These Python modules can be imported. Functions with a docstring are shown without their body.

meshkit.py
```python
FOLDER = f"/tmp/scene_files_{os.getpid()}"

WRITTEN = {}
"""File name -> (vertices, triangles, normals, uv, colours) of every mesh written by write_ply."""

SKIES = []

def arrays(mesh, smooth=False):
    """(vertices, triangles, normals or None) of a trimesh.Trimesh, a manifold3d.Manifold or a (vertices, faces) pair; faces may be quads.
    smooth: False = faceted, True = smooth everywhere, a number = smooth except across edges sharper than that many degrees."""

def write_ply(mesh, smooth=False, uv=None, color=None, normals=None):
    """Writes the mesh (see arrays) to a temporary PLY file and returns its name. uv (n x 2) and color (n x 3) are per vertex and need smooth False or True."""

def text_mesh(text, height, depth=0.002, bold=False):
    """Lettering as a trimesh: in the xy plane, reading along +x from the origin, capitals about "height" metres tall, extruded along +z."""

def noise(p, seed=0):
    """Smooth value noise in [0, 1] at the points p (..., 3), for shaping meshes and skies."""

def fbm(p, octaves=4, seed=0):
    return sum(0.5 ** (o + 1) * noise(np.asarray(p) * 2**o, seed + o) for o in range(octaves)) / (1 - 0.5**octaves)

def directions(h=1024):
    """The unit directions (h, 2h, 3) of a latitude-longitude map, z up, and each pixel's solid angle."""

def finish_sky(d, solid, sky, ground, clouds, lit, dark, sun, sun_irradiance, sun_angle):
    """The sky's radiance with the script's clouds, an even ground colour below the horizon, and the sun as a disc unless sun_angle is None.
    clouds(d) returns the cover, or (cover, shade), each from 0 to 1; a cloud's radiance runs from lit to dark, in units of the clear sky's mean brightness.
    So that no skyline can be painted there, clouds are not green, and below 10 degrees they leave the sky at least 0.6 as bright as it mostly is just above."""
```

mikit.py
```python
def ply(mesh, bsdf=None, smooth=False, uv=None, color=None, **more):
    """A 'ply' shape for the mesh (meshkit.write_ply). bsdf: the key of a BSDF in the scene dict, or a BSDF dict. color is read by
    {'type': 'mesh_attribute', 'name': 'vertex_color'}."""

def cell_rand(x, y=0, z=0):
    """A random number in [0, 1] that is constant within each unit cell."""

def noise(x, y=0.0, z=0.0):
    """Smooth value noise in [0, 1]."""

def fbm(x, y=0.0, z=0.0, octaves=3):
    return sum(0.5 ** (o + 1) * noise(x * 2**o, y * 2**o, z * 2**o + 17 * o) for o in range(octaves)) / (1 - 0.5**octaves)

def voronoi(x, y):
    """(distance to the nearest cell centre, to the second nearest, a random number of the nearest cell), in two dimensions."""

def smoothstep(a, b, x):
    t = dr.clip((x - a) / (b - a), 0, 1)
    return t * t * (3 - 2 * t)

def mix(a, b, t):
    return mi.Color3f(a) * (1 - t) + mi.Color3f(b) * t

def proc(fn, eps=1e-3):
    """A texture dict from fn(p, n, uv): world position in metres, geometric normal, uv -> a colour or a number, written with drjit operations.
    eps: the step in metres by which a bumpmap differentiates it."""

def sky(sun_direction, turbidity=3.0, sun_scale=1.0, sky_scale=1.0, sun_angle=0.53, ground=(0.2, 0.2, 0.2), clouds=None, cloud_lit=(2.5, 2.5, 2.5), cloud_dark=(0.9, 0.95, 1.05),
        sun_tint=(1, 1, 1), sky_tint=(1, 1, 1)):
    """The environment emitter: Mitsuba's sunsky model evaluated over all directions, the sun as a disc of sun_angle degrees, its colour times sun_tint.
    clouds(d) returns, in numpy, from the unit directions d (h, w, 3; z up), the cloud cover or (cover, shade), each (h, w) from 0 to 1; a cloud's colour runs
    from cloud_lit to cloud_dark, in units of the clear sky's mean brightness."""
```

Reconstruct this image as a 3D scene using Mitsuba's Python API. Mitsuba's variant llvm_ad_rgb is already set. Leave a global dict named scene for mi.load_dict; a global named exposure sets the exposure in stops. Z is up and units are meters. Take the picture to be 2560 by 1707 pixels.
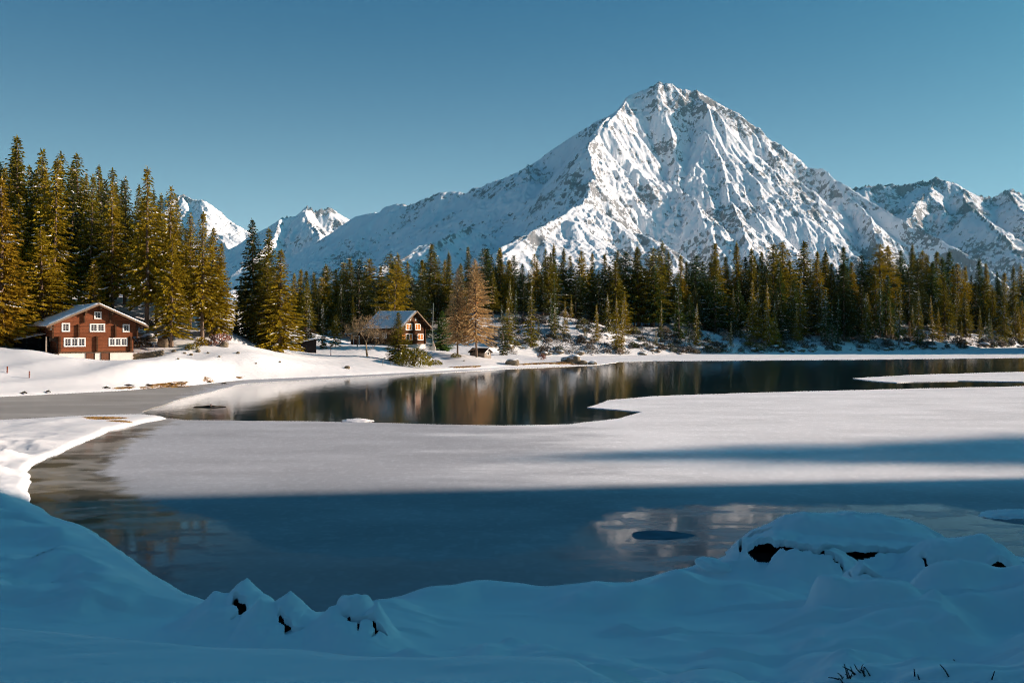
import math, random, numpy as np, trimesh, shapely, mitsuba as mi, drjit as dr, mikit, meshkit
from mikit import proc, noise, fbm, voronoi, cell_rand, smoothstep, mix
from shapely.geometry import Polygon, LineString, box
random.seed(7)
rng = np.random.default_rng(7)
T = mi.ScalarTransform4f
scene, labels = {}, {}
# ------------------------------------------------------------------ camera, sky, exposure
F, U0, VH, CAMZ = 2217.0, 1280.0, 822.0, 6.0          # focal length and horizon in pixels of the 2560 px photograph
scene['camera'] = {'type': 'perspective', 'fov': 60.0, 'fov_axis': 'x', 'near_clip': 0.5, 'far_clip': 30000.0,
                   'principal_point_offset_y': (853.5 - VH) / 1707.0,
                   'medium': {'type': 'ref', 'id': 'air'},
                   'to_world': T().look_at(origin=[0, 0, CAMZ], target=[0, 1, CAMZ], up=[0, 0, 1])}
SUN_EL = math.radians(18.0)
SUN_AZ = math.radians(-5.0)                             # degrees behind due right
SUN = np.array([math.cos(SUN_EL) * math.cos(SUN_AZ), -math.cos(SUN_EL) * math.sin(SUN_AZ), math.sin(SUN_EL)])
def veil(d):
    """thin high haze that whitens the sky towards the horizon, the same all round"""
    e = np.degrees(np.arcsin(np.clip(d[..., 2], 0, 1)))
    return 0.75 * np.exp(-(e / 8.5) ** 1.3)
scene['sky'] = mikit.sky(SUN.tolist(), turbidity=8.5, sun_scale=1.30, sky_scale=0.77, sun_tint=(0.89, 1.05, 1.56), sky_tint=(0.034, 0.192, 0.335), ground=(0.35, 0.38, 0.4),
                         clouds=veil, cloud_lit=(5.0, 7.2, 8.0))
exposure = 3.4

# the air between here and the mountains
scene['air'] = {'type': 'homogeneous', 'albedo': {'type': 'rgb', 'value': [0.24, 0.74, 0.95]}, 'sigma_t': 1.25e-5}
scene['haze'] = {'type': 'cube', 'to_world': T().translate([0, 5000, 970]).scale([9000, 6500, 980]), 'bsdf': {'type': 'null'}, 'interior': {'type': 'ref', 'id': 'air'}}
labels['haze'] = {'label': 'thin blue winter air between the lake and the mountains', 'category': 'haze', 'kind': 'stuff'}

# ------------------------------------------------------------------ helpers
def at(u, v, y):
    """the point at depth y that stands at pixel (u, v) of the photograph"""
    return np.array([(u - U0) / F * y, y, CAMZ - (v - VH) / F * y])
def flat(u, v, z=0.0):
    y = (CAMZ - z) * F / (v - VH)
    return np.array([(u - U0) / F * y, y])
def flats(pts, z=0.0, k=2560 / 2352):
    return np.array([flat(a * k, b * k, z) for a, b in pts])
def number(key):
    if key not in USED:
        USED[key] = 0
        return key
    USED[key] += 1
    return f'{key}_{USED[key]:03d}'
USED = {}
def tag(key, label=None, cat=None, group=None, kind=None):
    d = {}
    if label: d['label'] = label
    if cat: d['category'] = cat
    if group: d['group'] = group
    if kind: d['kind'] = kind
    labels[key] = {**labels.get(key, {}), **d}
    return key
def thing(name, label, cat, group=None, kind=None):
    return tag(number(name), label, cat, group, kind)
def part(parent, name, mesh, bsdf, smooth=False, to_world=None, label=None):
    key = number((parent + '__' if parent else '') + name)
    d = mesh if isinstance(mesh, dict) else mikit.ply(mesh, bsdf, smooth=smooth)
    d = dict(d)
    if to_world is not None: d['to_world'] = to_world
    scene[key] = d
    if label: labels[key] = {'label': label}
    return key
def structure(name, mesh, bsdf, smooth=False):
    key = part(None, name, mesh, bsdf, smooth)
    labels[key] = {'kind': 'structure'}
    return key
def fractal(pts, amp, step, seed=0, closed=True, freq=None):
    """densified outline with wobble, amp and step in metres scaled by distance from the camera"""
    p = np.asarray(pts, float)
    if closed: p = np.vstack([p, p[:1]])
    out = []
    for a, b in zip(p[:-1], p[1:]):
        L, d = np.linalg.norm(b - a), 0.5 * (np.linalg.norm(a) + np.linalg.norm(b))
        n = int(np.clip(L / (step * d), 1, 400))
        t = np.arange(n)[:, None] / n
        out.append(a + (b - a) * t)
    if not closed: out.append(p[-1:])
    q = np.vstack(out)
    r = np.linalg.norm(q, axis=1)
    lr = np.log(np.maximum(r, 1)) / (step * 5)
    th = np.arctan2(q[:, 0], q[:, 1]) / (step * 5)
    c = np.stack([lr, th, lr * 0], 1)
    o = np.stack([meshkit.fbm(c, 4, seed) - 0.5, meshkit.fbm(c + 31.7, 4, seed + 9) - 0.5], 1)
    return q + o * 2 * amp * r[:, None]
def smin(a, b, k): 
    h = np.clip(0.5 + 0.5 * (b - a) / k, 0, 1)
    return b + (a - b) * h - k * h * (1 - h)
def sstep(a, b, x):
    t = np.clip((x - a) / (b - a), 0, 1)
    return t * t * (3 - 2 * t)
def n2(x, y, s, seed=0, octaves=4):
    return meshkit.fbm(np.stack([np.asarray(x) / s, np.asarray(y) / s, np.zeros_like(x, dtype=float)], -1), octaves, seed)
def sdf_fn(poly):
    """signed distance (inside negative) to a polygon of the ground plan, written in drjit"""
    P = [(float(a), float(b)) for a, b in poly]
    def f(px, py):
        d, s = mi.Float(1e18), mi.Float(1.0)
        for (ax, ay), (bx, by) in zip(P, P[1:] + P[:1]):
            ex, ey = bx - ax, by - ay
            wx, wy = px - ax, py - ay
            t = dr.clip((wx * ex + wy * ey) / max(ex * ex + ey * ey, 1e-9), 0, 1)
            d = dr.minimum(d, dr.square(wx - ex * t) + dr.square(wy - ey * t))
            c1, c2, c3 = py >= ay, py < by, ex * wy > ey * wx
            flip = (c1 & c2 & c3) | (~c1 & ~c2 & ~c3)
            s = dr.select(flip, -s, s)
        return s * dr.sqrt(d)
    return f

# ------------------------------------------------------------------ lake plan (traced along the shores, on the level of the ice)
NEAR = [(-300, 990), (0, 971), (200, 960), (340, 956), (388, 962), (330, 973), (250, 992), (150, 1037), (85, 1065), (65, 1085), (74, 1106), (62, 1128), (75, 1155),
        (130, 1190), (215, 1220), (290, 1272), (360, 1325), (440, 1372), (500, 1392), (640, 1404), (740, 1414), (830, 1399), (900, 1384), (1000, 1376), (1080, 1362),
        (1200, 1364), (1330, 1374), (1420, 1357), (1530, 1327), (1600, 1302), (1700, 1306), (1660, 1270), (1700, 1240), (1800, 1225), (2000, 1225), (2150, 1240), (2250, 1262), (2352, 1290), (2700, 1340)]
FAR = [(2900, 787), (2352, 797), (2200, 802), (2000, 806.5), (1700, 812), (1400, 817), (1250, 819), (1160, 820.5)]
LEFT = [(1150, 824), (1250, 828), (1368, 832), (1370, 836), (1250, 841), (1150, 844), (1080, 848), (1000, 853), (900, 858), (800, 863), (700, 867), (560, 873), (440, 886), (300, 896), (240, 900), (0, 912), (-300, 927)]
LAKE = np.vstack([flats(NEAR), flats(FAR), flats(LEFT)])
lake = Polygon(fractal(LAKE, 0.004, 0.006, 3)).buffer(0)
YFAR = flats(FAR)[::-1]

# ------------------------------------------------------------------ ground
def _c(u, v, y): return at(u, v, y)
CTRL = [_c(200, 908, 99), _c(290, 906, 101), _c(320, 906, 104), _c(0, 874, 93), _c(60, 874, 93), _c(146, 887, 94), _c(190, 897, 95), _c(232, 906, 96), _c(330, 905, 101), _c(385, 899, 103), _c(0, 916, 88), _c(200, 922, 89), _c(350, 918, 91), _c(500, 908, 97), _c(10, 866, 102), _c(40, 845, 117), _c(0, 806, 126), _c(110, 846, 118), _c(75, 874, 103),
        _c(400, 865, 110), _c(420, 832, 117), _c(300, 792, 117), _c(260, 764, 121), _c(180, 770, 121), _c(408, 780, 123), _c(500, 812, 123), _c(567, 836, 119), _c(595, 852, 119), _c(640, 864, 122), _c(700, 886, 118), _c(480, 882, 108), _c(560, 891, 107), _c(640, 897, 108),
        _c(740, 874, 136), _c(800, 882, 136), _c(860, 888, 133), _c(918, 893, 129), _c(930, 868, 142), _c(1000, 870, 147), _c(1040, 870, 150), _c(1080, 878, 146), _c(1143, 891, 142), _c(1190, 893, 143), _c(1211, 894, 146), _c(1250, 897, 155), _c(960, 900, 129), _c(1030, 908, 134), _c(830, 905, 121), _c(1110, 902, 140)]
CTRL += [np.array(q, float) for q in [(-80, 150, 13), (-60, 172, 12), (-60, 200, 7), (-112, 150, 18), (-150, 120, 13), (-110, 115, 9.5), (-75, 108, 6.2), (-90, 95, 4.5), (-130, 90, 5), (-35, 150, 4.2), (-45, 140, 7), (-30, 175, 2.6), (0, 180, 1.8), (-15, 190, 2.4), (20, 185, 1.2), (-60, 60, 0.5), (-45, 70, 0.5), (-110, 70, 0.8), (-180, 200, 16), (-100, 230, 10), (-20, 240, 6), (30, 240, 5)]]
CTRL += [np.array([a, b, 0.35]) for a, b in flats(LEFT)[2:-1]]
from scipy.interpolate import RBFInterpolator
_C = np.array(CTRL)
LEFT_SURFACE = RBFInterpolator(_C[:, :2], _C[:, 2], kernel='thin_plate_spline', smoothing=0.1)
def crest_line(x): return 8.5 - 0.27 * (x + 4.9) + 0.12 * np.sin(x * 0.8) - 1.3 * np.maximum(0, x - 0.5)
def ground_height(x, y, sd=None):
    x, y = np.asarray(x, float), np.asarray(y, float)
    if sd is None:
        P = shapely.points(x, y)
        sd = shapely.distance(lake.boundary, P)
        sd = np.where(shapely.contains(lake, P), -sd, sd)
    r = np.hypot(x, y)
    sc = np.clip(r / 60, 0.5, 2.2)
    lip = np.where(sd > 0, (0.13 + 0.12 * sc) * (1 - np.exp(-np.maximum(sd, 0) / (0.28 * sc))) + 0.1 * (1 - np.exp(-np.maximum(sd, 0) / 2.5)), -1.2 * (1 - np.exp(np.minimum(sd, 0) / 2.0)))
    on = sstep(0, 9, sd)
    # near bank, with the drift the camera stands behind
    ys_ = 13.4 + 3.0 * sstep(-1, 5, x)
    near = (0.24 - 0.05 * sstep(-1, 5, x)) * np.maximum(0, ys_ - y) * sstep(0, 3, sd)
    near = np.minimum(near, 2.6)
    q1, q2 = n2(x * 0.6, y, 2.1, 5, 4), n2(x * 0.35 + 0.2 * y, y * 1.3, 1.1, 6, 3)
    wob = 0.24 + (q1 - 0.52) * 2.5 + 0.3 * (0.25 - np.abs(n2(x * 0.45, y * 1.1, 2.2, 8, 3) - 0.5) * 4) * sstep(0.35, 0.6, q1) + (q2 - 0.5) * 0.26 + (n2(x * 0.45, y * 2.0, 0.5, 9, 2) - 0.5) * 0.085 * sstep(0.4, 0.6, n2(x, y, 2.5, 10, 2))
    near = near + 0.26 * np.exp(-((sd - 0.75) / 0.45) ** 2) * sstep(-3.2, -1.5, x) * sstep(6, 2, x) * (0.6 + 0.8 * n2(x, y, 1.4, 71, 2))
    for mx, my, mr in [(8.2, 22.0, 2.8), (10.2, 20.2, 2.0), (7.4, 18.7, 1.0), (6.8, 17.2, 1.0), (-5.3, 17.3, 1.1), (-4.2, 16.6, .9), (-2.9, 16.3, 1.0)]:
        q = np.hypot(x - mx, (y - my) * 1.2) / mr
        wob = 0.12 + (wob - 0.12) * (1 - 0.85 * np.exp(-q ** 4))
    # wind-cut lips in the crust: small steps that face the camera
    for per, amp, sd_ in ((1.35, 0.13, 61), (0.62, 0.055, 63)):
        ph = (y + 1.5 * n2(x * 0.30, y * 0.5, 1.6, sd_, 3) + 0.12 * x) / per
        fr = ph - np.floor(ph)
        wob = wob + amp * (np.minimum(fr / 0.06, 1) * (1 - fr)) * sstep(0.46, 0.60, n2(x * 0.4, y, 1.7, sd_ + 1, 3))
    near = near + wob * sstep(0.2, 2.0, sd) * sstep(60, 30, y)
    yc = crest_line(x)
    berm = 2.86 + 0.04 * (x + 4.9) + 0.03 * np.maximum(0, yc - y) + (n2(x, y, 1.3, 13, 3) - 0.5) * 0.10 + (n2(x * 0.5, y * 2.2, 0.3, 14, 2) - 0.5) * 0.02
    t = sstep(1.7, -0.2, y - yc)
    near = np.where(y < 14, near * (1 - t) + berm * t, near)
    near = near * sstep(70, 40, y)
    # left shore, hill with the spruce wood, knoll of the second house: smooth surface through measured points
    side = sstep(45, 60, y) * sstep(-5, 2, sd) * sstep(36, 8, x)
    lx, ly = np.clip(x, -190, 40), np.clip(y, 40, 260)
    m_ = side > 0
    bank = np.zeros_like(x)
    if m_.any(): bank[m_] = np.maximum(LEFT_SURFACE(np.column_stack([lx[m_], ly[m_]])) - 0.5, 0)
    bank = bank * side * np.minimum(1, np.maximum(sd, 0) / 3.0) + side * on * (n2(x, y, 7, 15, 4) - 0.5) * 0.45 * sstep(0, 25, sd)
    bank = bank + side * (0.28 * np.exp(-((sd - 8.5 - 2.5 * n2(x, y, 12, 18, 2)) / 1.3) ** 2) + 0.18 * np.exp(-((sd - 3.6 - 1.5 * n2(x, y, 9, 19, 2)) / 0.9) ** 2)) * sstep(-20, -30, x)
    # far shore
    yf = np.interp(x, YFAR[:, 0], YFAR[:, 1])
    dy = np.maximum(0, y - yf) * sstep(-42, -12, x)
    far = 9.0 * (1 - np.exp(-dy / 30)) + 6 * sstep(30, 160, dy)
    far = far + on * sstep(0, 12, dy) * (n2(x, y, 14, 25, 4) - 0.5) * 4 * sstep(180, 200, y)
    far = far + sstep(0, 4, dy) * sstep(60, 25, dy) * (n2(x, y, 3, 26, 3) - 0.4) * 1.1
    h = lip + near + bank + far
    floor_ = 0.14 + 0.10 * sstep(0.5, 4, sd)
    return np.where(sd > 0.3, -smin(-h, -floor_, 0.15), h)
def polar_grid(azimuths, radii):
    a, r = np.meshgrid(azimuths, radii)
    return (r * np.sin(a)).ravel(), (r * np.cos(a)).ravel()
def grid_faces(nr, nc):
    i, j = np.meshgrid(np.arange(nr - 1), np.arange(nc - 1), indexing='ij')
    k = i * nc + j
    return np.stack([k, k + 1, k + nc + 1, k + nc], -1).reshape(-1, 4)
az = np.radians(np.concatenate([np.linspace(-180, -36, 60)[:-1], np.linspace(-36, 36, 620), np.linspace(36, 180, 60)[1:]]))
rad = np.concatenate([[0.05, 1.0, 2.0, 3.0], np.geomspace(4.0, 12, 130), np.geomspace(12, 30, 330)[1:], np.geomspace(30, 60, 120)[1:], np.geomspace(60, 420, 220)[1:], np.geomspace(420, 3000, 40)[1:]])
gx, gy = polar_grid(az, rad)
gz = ground_height(gx, gy)
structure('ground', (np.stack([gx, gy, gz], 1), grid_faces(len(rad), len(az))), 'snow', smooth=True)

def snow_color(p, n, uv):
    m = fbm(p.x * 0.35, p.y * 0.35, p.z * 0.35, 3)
    shade_lift = smoothstep(45, 25, p.y)  # paler snow colour near the camera, brightening the shaded bank
    return mix(mix((0.75, 0.75, 0.75), (0.83, 0.825, 0.82), m), mix((0.86, 0.87, 0.88), (0.93, 0.93, 0.93), m), shade_lift)
def snow_bump(p, n, uv):
    near = smoothstep(60, 25, p.y)
    a = fbm(p.x * 0.8 + 0.5 * p.y, p.y * 2.6, p.z * 0.5, 4)
    return 0.05 * a + near * (0.018 * fbm(p.x * 3.0, p.y * 8.0, 3, 3) + 0.006 * noise(p.x * 21, p.y * 21, p.z * 21))
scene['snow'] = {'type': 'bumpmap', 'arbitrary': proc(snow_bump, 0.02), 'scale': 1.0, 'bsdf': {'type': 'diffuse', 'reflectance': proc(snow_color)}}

# ------------------------------------------------------------------ lake: water, ice
def water_bump(p, n, uv):
    d = dr.sqrt(dr.square(p.x) + dr.square(p.y))
    return 0.0045 * fbm(p.x * 0.8, p.y * 0.45, 0, 2) + 0.0018 * noise(p.x * 2.2, p.y * 2.0)
scene['lake_water'] = {'type': 'bumpmap', 'arbitrary': proc(water_bump, 0.05), 'scale': 1.0, 'bsdf': {'type': 'roughplastic', 'int_ior': 1.33, 'alpha': 0.008, 'diffuse_reflectance': {'type': 'rgb', 'value': [0.008, 0.026, 0.036]}}}
structure('water', (np.array([[-300, 20, -0.02], [400, 20, -0.02], [400, 420, -0.02], [-300, 420, -0.02]]), [[0, 1, 2, 3]]), 'lake_water')
OPEN = [(325, 947), (420, 915), (560, 881), (800, 867), (1000, 857), (1150, 848), (1372, 838.5), (1420, 831), (1500, 829.5), (1900, 826.5), (2352, 822), (2700, 818),
        (2700, 884), (2352, 887), (2000, 895), (1700, 903), (1500, 910), (1400, 919), (1350, 936), (1475, 946), (1420, 962), (1300, 975), (1150, 978), (1000, 975), (900, 972), (700, 968), (420, 965), (335, 955)]
FLOE = [(1960, 869), (2100, 861), (2352, 854), (2700, 846), (2700, 872), (2352, 877), (2200, 875), (2060, 879), (2000, 875)]
open_water = Polygon(fractal(flats(OPEN), 0.004, 0.006, 11)).buffer(0)
floe = Polygon(fractal(flats(FLOE), 0.006, 0.006, 12)).buffer(0)
ice_shape = box(-200, 14, 300, 360).difference(open_water)
ice_mesh = trimesh.util.concatenate([trimesh.creation.extrude_polygon(g, 0.06, engine='earcut') for g in getattr(ice_shape, 'geoms', [ice_shape])])
ice_mesh.apply_translation([0, 0, -0.03])
CLEAR = [(-300, 927), (0, 911), (240, 898), (420, 888), (560, 874), (480, 890), (330, 950), (405, 966), (330, 1000), (262, 1040), (245, 1080), (290, 1130), (400, 1175), (520, 1212), (640, 1270), (760, 1280),
         (1000, 1290), (1200, 1275), (1310, 1250), (1330, 1210), (1480, 1168), (1700, 1160), (1900, 1165), (2150, 1162), (2352, 1200), (2700, 1260), (2700, 1500), (1000, 1600), (-300, 1500)]
clear_sdf = sdf_fn(flats(CLEAR))
def clear_mask(p, n, uv):
    """1 where the ice is bare and clear, 0 where snow has frozen onto it"""
    r = dr.sqrt(dr.square(p.x) + dr.square(p.y))
    d = clear_sdf(p.x, p.y) / r
    w = (fbm(p.x * 1.3, p.y * 1.3, 0, 4) - 0.5) * 0.035
    bay_blue = smoothstep(-11, -6, p.x + w * 60) * smoothstep(4.5, 0, p.x + w * 90) * smoothstep(33, 29, p.y)  # mixes snow ice into the shaded bay to turn it bluer
    return smoothstep(0.012, -0.012, d + w) * (1 - 0.62 * bay_blue)
def snow_ice_color(p, n, uv):
    a = fbm(p.x * 0.25, p.y * 0.6, 0, 4)
    g = noise(p.x * 14, p.y * 14)
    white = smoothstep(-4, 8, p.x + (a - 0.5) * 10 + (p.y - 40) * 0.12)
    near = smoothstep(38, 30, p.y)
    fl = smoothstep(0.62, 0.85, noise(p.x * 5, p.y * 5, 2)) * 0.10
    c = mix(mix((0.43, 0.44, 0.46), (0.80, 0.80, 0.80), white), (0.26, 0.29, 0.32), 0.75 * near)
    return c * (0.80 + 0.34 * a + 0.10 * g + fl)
def snow_ice_bump(p, n, uv):
    return 0.01 * fbm(p.x * 1.2, p.y * 3, 0, 2) + 0.004 * noise(p.x * 15, p.y * 15)
def clear_ice_color(p, n, uv):
    a = fbm(p.x * 0.45, p.y * 0.8, 5, 4)
    b = fbm(p.x * 1.5 + a * 3, p.y * 2.6, 9, 3)
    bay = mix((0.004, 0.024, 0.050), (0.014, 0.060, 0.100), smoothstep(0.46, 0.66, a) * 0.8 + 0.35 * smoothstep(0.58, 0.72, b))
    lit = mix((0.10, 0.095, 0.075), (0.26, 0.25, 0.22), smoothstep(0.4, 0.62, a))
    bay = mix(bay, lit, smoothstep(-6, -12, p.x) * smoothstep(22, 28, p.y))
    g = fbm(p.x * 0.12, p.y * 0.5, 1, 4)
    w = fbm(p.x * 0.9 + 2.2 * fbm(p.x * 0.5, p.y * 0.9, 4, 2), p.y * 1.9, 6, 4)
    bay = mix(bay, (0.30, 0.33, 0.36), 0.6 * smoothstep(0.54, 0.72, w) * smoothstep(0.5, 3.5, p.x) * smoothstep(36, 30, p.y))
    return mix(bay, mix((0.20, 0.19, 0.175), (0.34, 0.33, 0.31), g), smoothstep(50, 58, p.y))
def clear_ice_rough(p, n, uv):
    return 0.5 * smoothstep(52, 58, p.y) + 0.06 + 0.20 * smoothstep(0.50, 0.66, fbm(p.x * 0.9 + 2.2 * fbm(p.x * 0.5, p.y * 0.9, 4, 2), p.y * 1.9, 6, 4))
scene['snow_ice'] = {'type': 'bumpmap', 'arbitrary': proc(snow_ice_bump, 0.02), 'scale': 1.0, 'bsdf': {'type': 'diffuse', 'reflectance': proc(snow_ice_color)}}
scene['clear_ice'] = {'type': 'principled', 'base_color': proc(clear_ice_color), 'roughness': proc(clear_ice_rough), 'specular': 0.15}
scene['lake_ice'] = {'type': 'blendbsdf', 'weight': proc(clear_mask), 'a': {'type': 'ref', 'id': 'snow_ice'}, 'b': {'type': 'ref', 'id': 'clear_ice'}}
structure('ice', ice_mesh, 'lake_ice')
floe_mesh = trimesh.creation.extrude_polygon(floe, 0.08, engine='earcut'); floe_mesh.apply_translation([0, 0, -0.03])
structure('ice', floe_mesh, 'snow_ice')

# ------------------------------------------------------------------ mountains
def erode(x, y, h, cell, waves, seed=0, mask=1.0):
    """carves gullies that run down the slopes: stripes along the fall line, in ever smaller waves"""
    rn = np.random.default_rng(seed)
    for lam, amp in waves:
        gyy, gxx = np.gradient(h, cell)
        g = np.hypot(gxx, gyy) + 1e-6
        k = max(int(lam / cell / 2), 0)
        px, py = -gyy / g, gxx / g
        if k:
            from scipy.ndimage import uniform_filter
            px, py = uniform_filter(px, 2 * k + 1), uniform_filter(py, 2 * k + 1)
            q = np.hypot(px, py) + 1e-6
            px, py = px / q, py / q
        fx, fy = x / (lam * 1.5), y / (lam * 1.5)
        ix, iy = np.floor(fx), np.floor(fy)
        tot, wsum = np.zeros_like(h), np.zeros_like(h)
        off = rn.random((512, 512, 3))
        for a in (-1, 0, 1):
            for b in (-1, 0, 1):
                cx, cy = ix + a, iy + b
                o = off[cx.astype(int) % 512, cy.astype(int) % 512]
                dx, dy = fx - cx - o[..., 0], fy - cy - o[..., 1]
                w = np.exp(-2.2 * (dx * dx + dy * dy))
                ph = (dx * px + dy * py) * 2 * np.pi * 1.5 + o[..., 2] * 6.28
                tot += w * np.cos(ph)
                wsum += w
        c = tot / wsum
        h = h + amp * lam * (c - 0.3) * sstep(0.12, 0.6, g) * mask
    return h
def ridge_height(x, y, ridges, floor, k=18.0):
    h = np.full(x.shape, floor)
    for pts, s1, s2, bend in ridges:
        P = np.array([at(*q[:3]) for q in pts])
        S = [q[3] if len(q) > 3 else 1.0 for q in pts]
        best = np.full(x.shape, -1e9)
        for a, b, sa, sb in zip(P[:-1], P[1:], S[:-1], S[1:]):
            e = b[:2] - a[:2]
            t = np.clip(((x - a[0]) * e[0] + (y - a[1]) * e[1]) / (e @ e), 0, 1)
            d = np.hypot(x - a[0] - e[0] * t, y - a[1] - e[1] * t)
            z = a[2] + (b[2] - a[2]) * t - (s1 * np.minimum(d, bend) + s2 * np.maximum(d - bend, 0)) * (sa + (sb - sa) * t)
            best = np.maximum(best, z)
        h = -smin(-h, -best, k)
    return h
def mountain(name, ridges, x0, x1, y0, y1, cell, waves, floor, bsdf, seed, mask=None):
    x, y = np.meshgrid(np.arange(x0, x1, cell), np.arange(y0, y1, cell))
    wx = (n2(x, y, 420, seed + 1, 4) - 0.5) * 150
    wy = (n2(x, y, 420, seed + 2, 4) - 0.5) * 150
    h0 = ridge_height(x, y, ridges, floor)
    h1 = ridge_height(x + wx, y + wy, ridges, floor)
    h = np.minimum(h0, h1) * 0.5 + h0 * 0.5
    h = erode(x, y, h, cell, waves, seed, 1.0 if mask is None else mask(x, y))
    rg = lambda s, o: 1 - 2 * np.abs(n2(x, y, s, seed + o, 3) - 0.5) * 2
    rough = sstep(0.35, 0.65, n2(x, y, 300, seed + 9, 3))
    h = h + (rg(150, 5) - 0.5) * 16 * (0.1 + 1.1 * rough) + (rg(62, 6) - 0.5) * 8 * (0.15 + 1.1 * rough) + (rg(27, 7) - 0.5) * 6 * (0.3 + rough)
    # keep what faces the camera, drop the far side of the crest
    f = grid_faces(*x.shape)
    v = np.stack([x.ravel(), y.ravel(), h.ravel()], 1)
    elev = (h - CAMZ) / y
    u = x / y
    # hidden: well below the skyline seen so far along its own line of sight
    nb = 700
    ui = np.clip(((u - u.min()) / (u.max() - u.min()) * (nb - 1)).astype(int), 0, nb - 1)
    run = np.full(nb, -1.0)
    hid = np.zeros(x.shape, bool)
    for j in range(x.shape[0]):
        hid[j] = elev[j] < run[ui[j]] - 0.035
        np.maximum.at(run, ui[j], elev[j])
    keep = ~hid.ravel()[f].all(1)
    f = f[keep]
    used = np.unique(f)
    remap = np.zeros(len(v), int); remap[used] = np.arange(len(used))
    return structure(name, (v[used], remap[f]), bsdf, smooth=True), len(f) * 2

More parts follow.
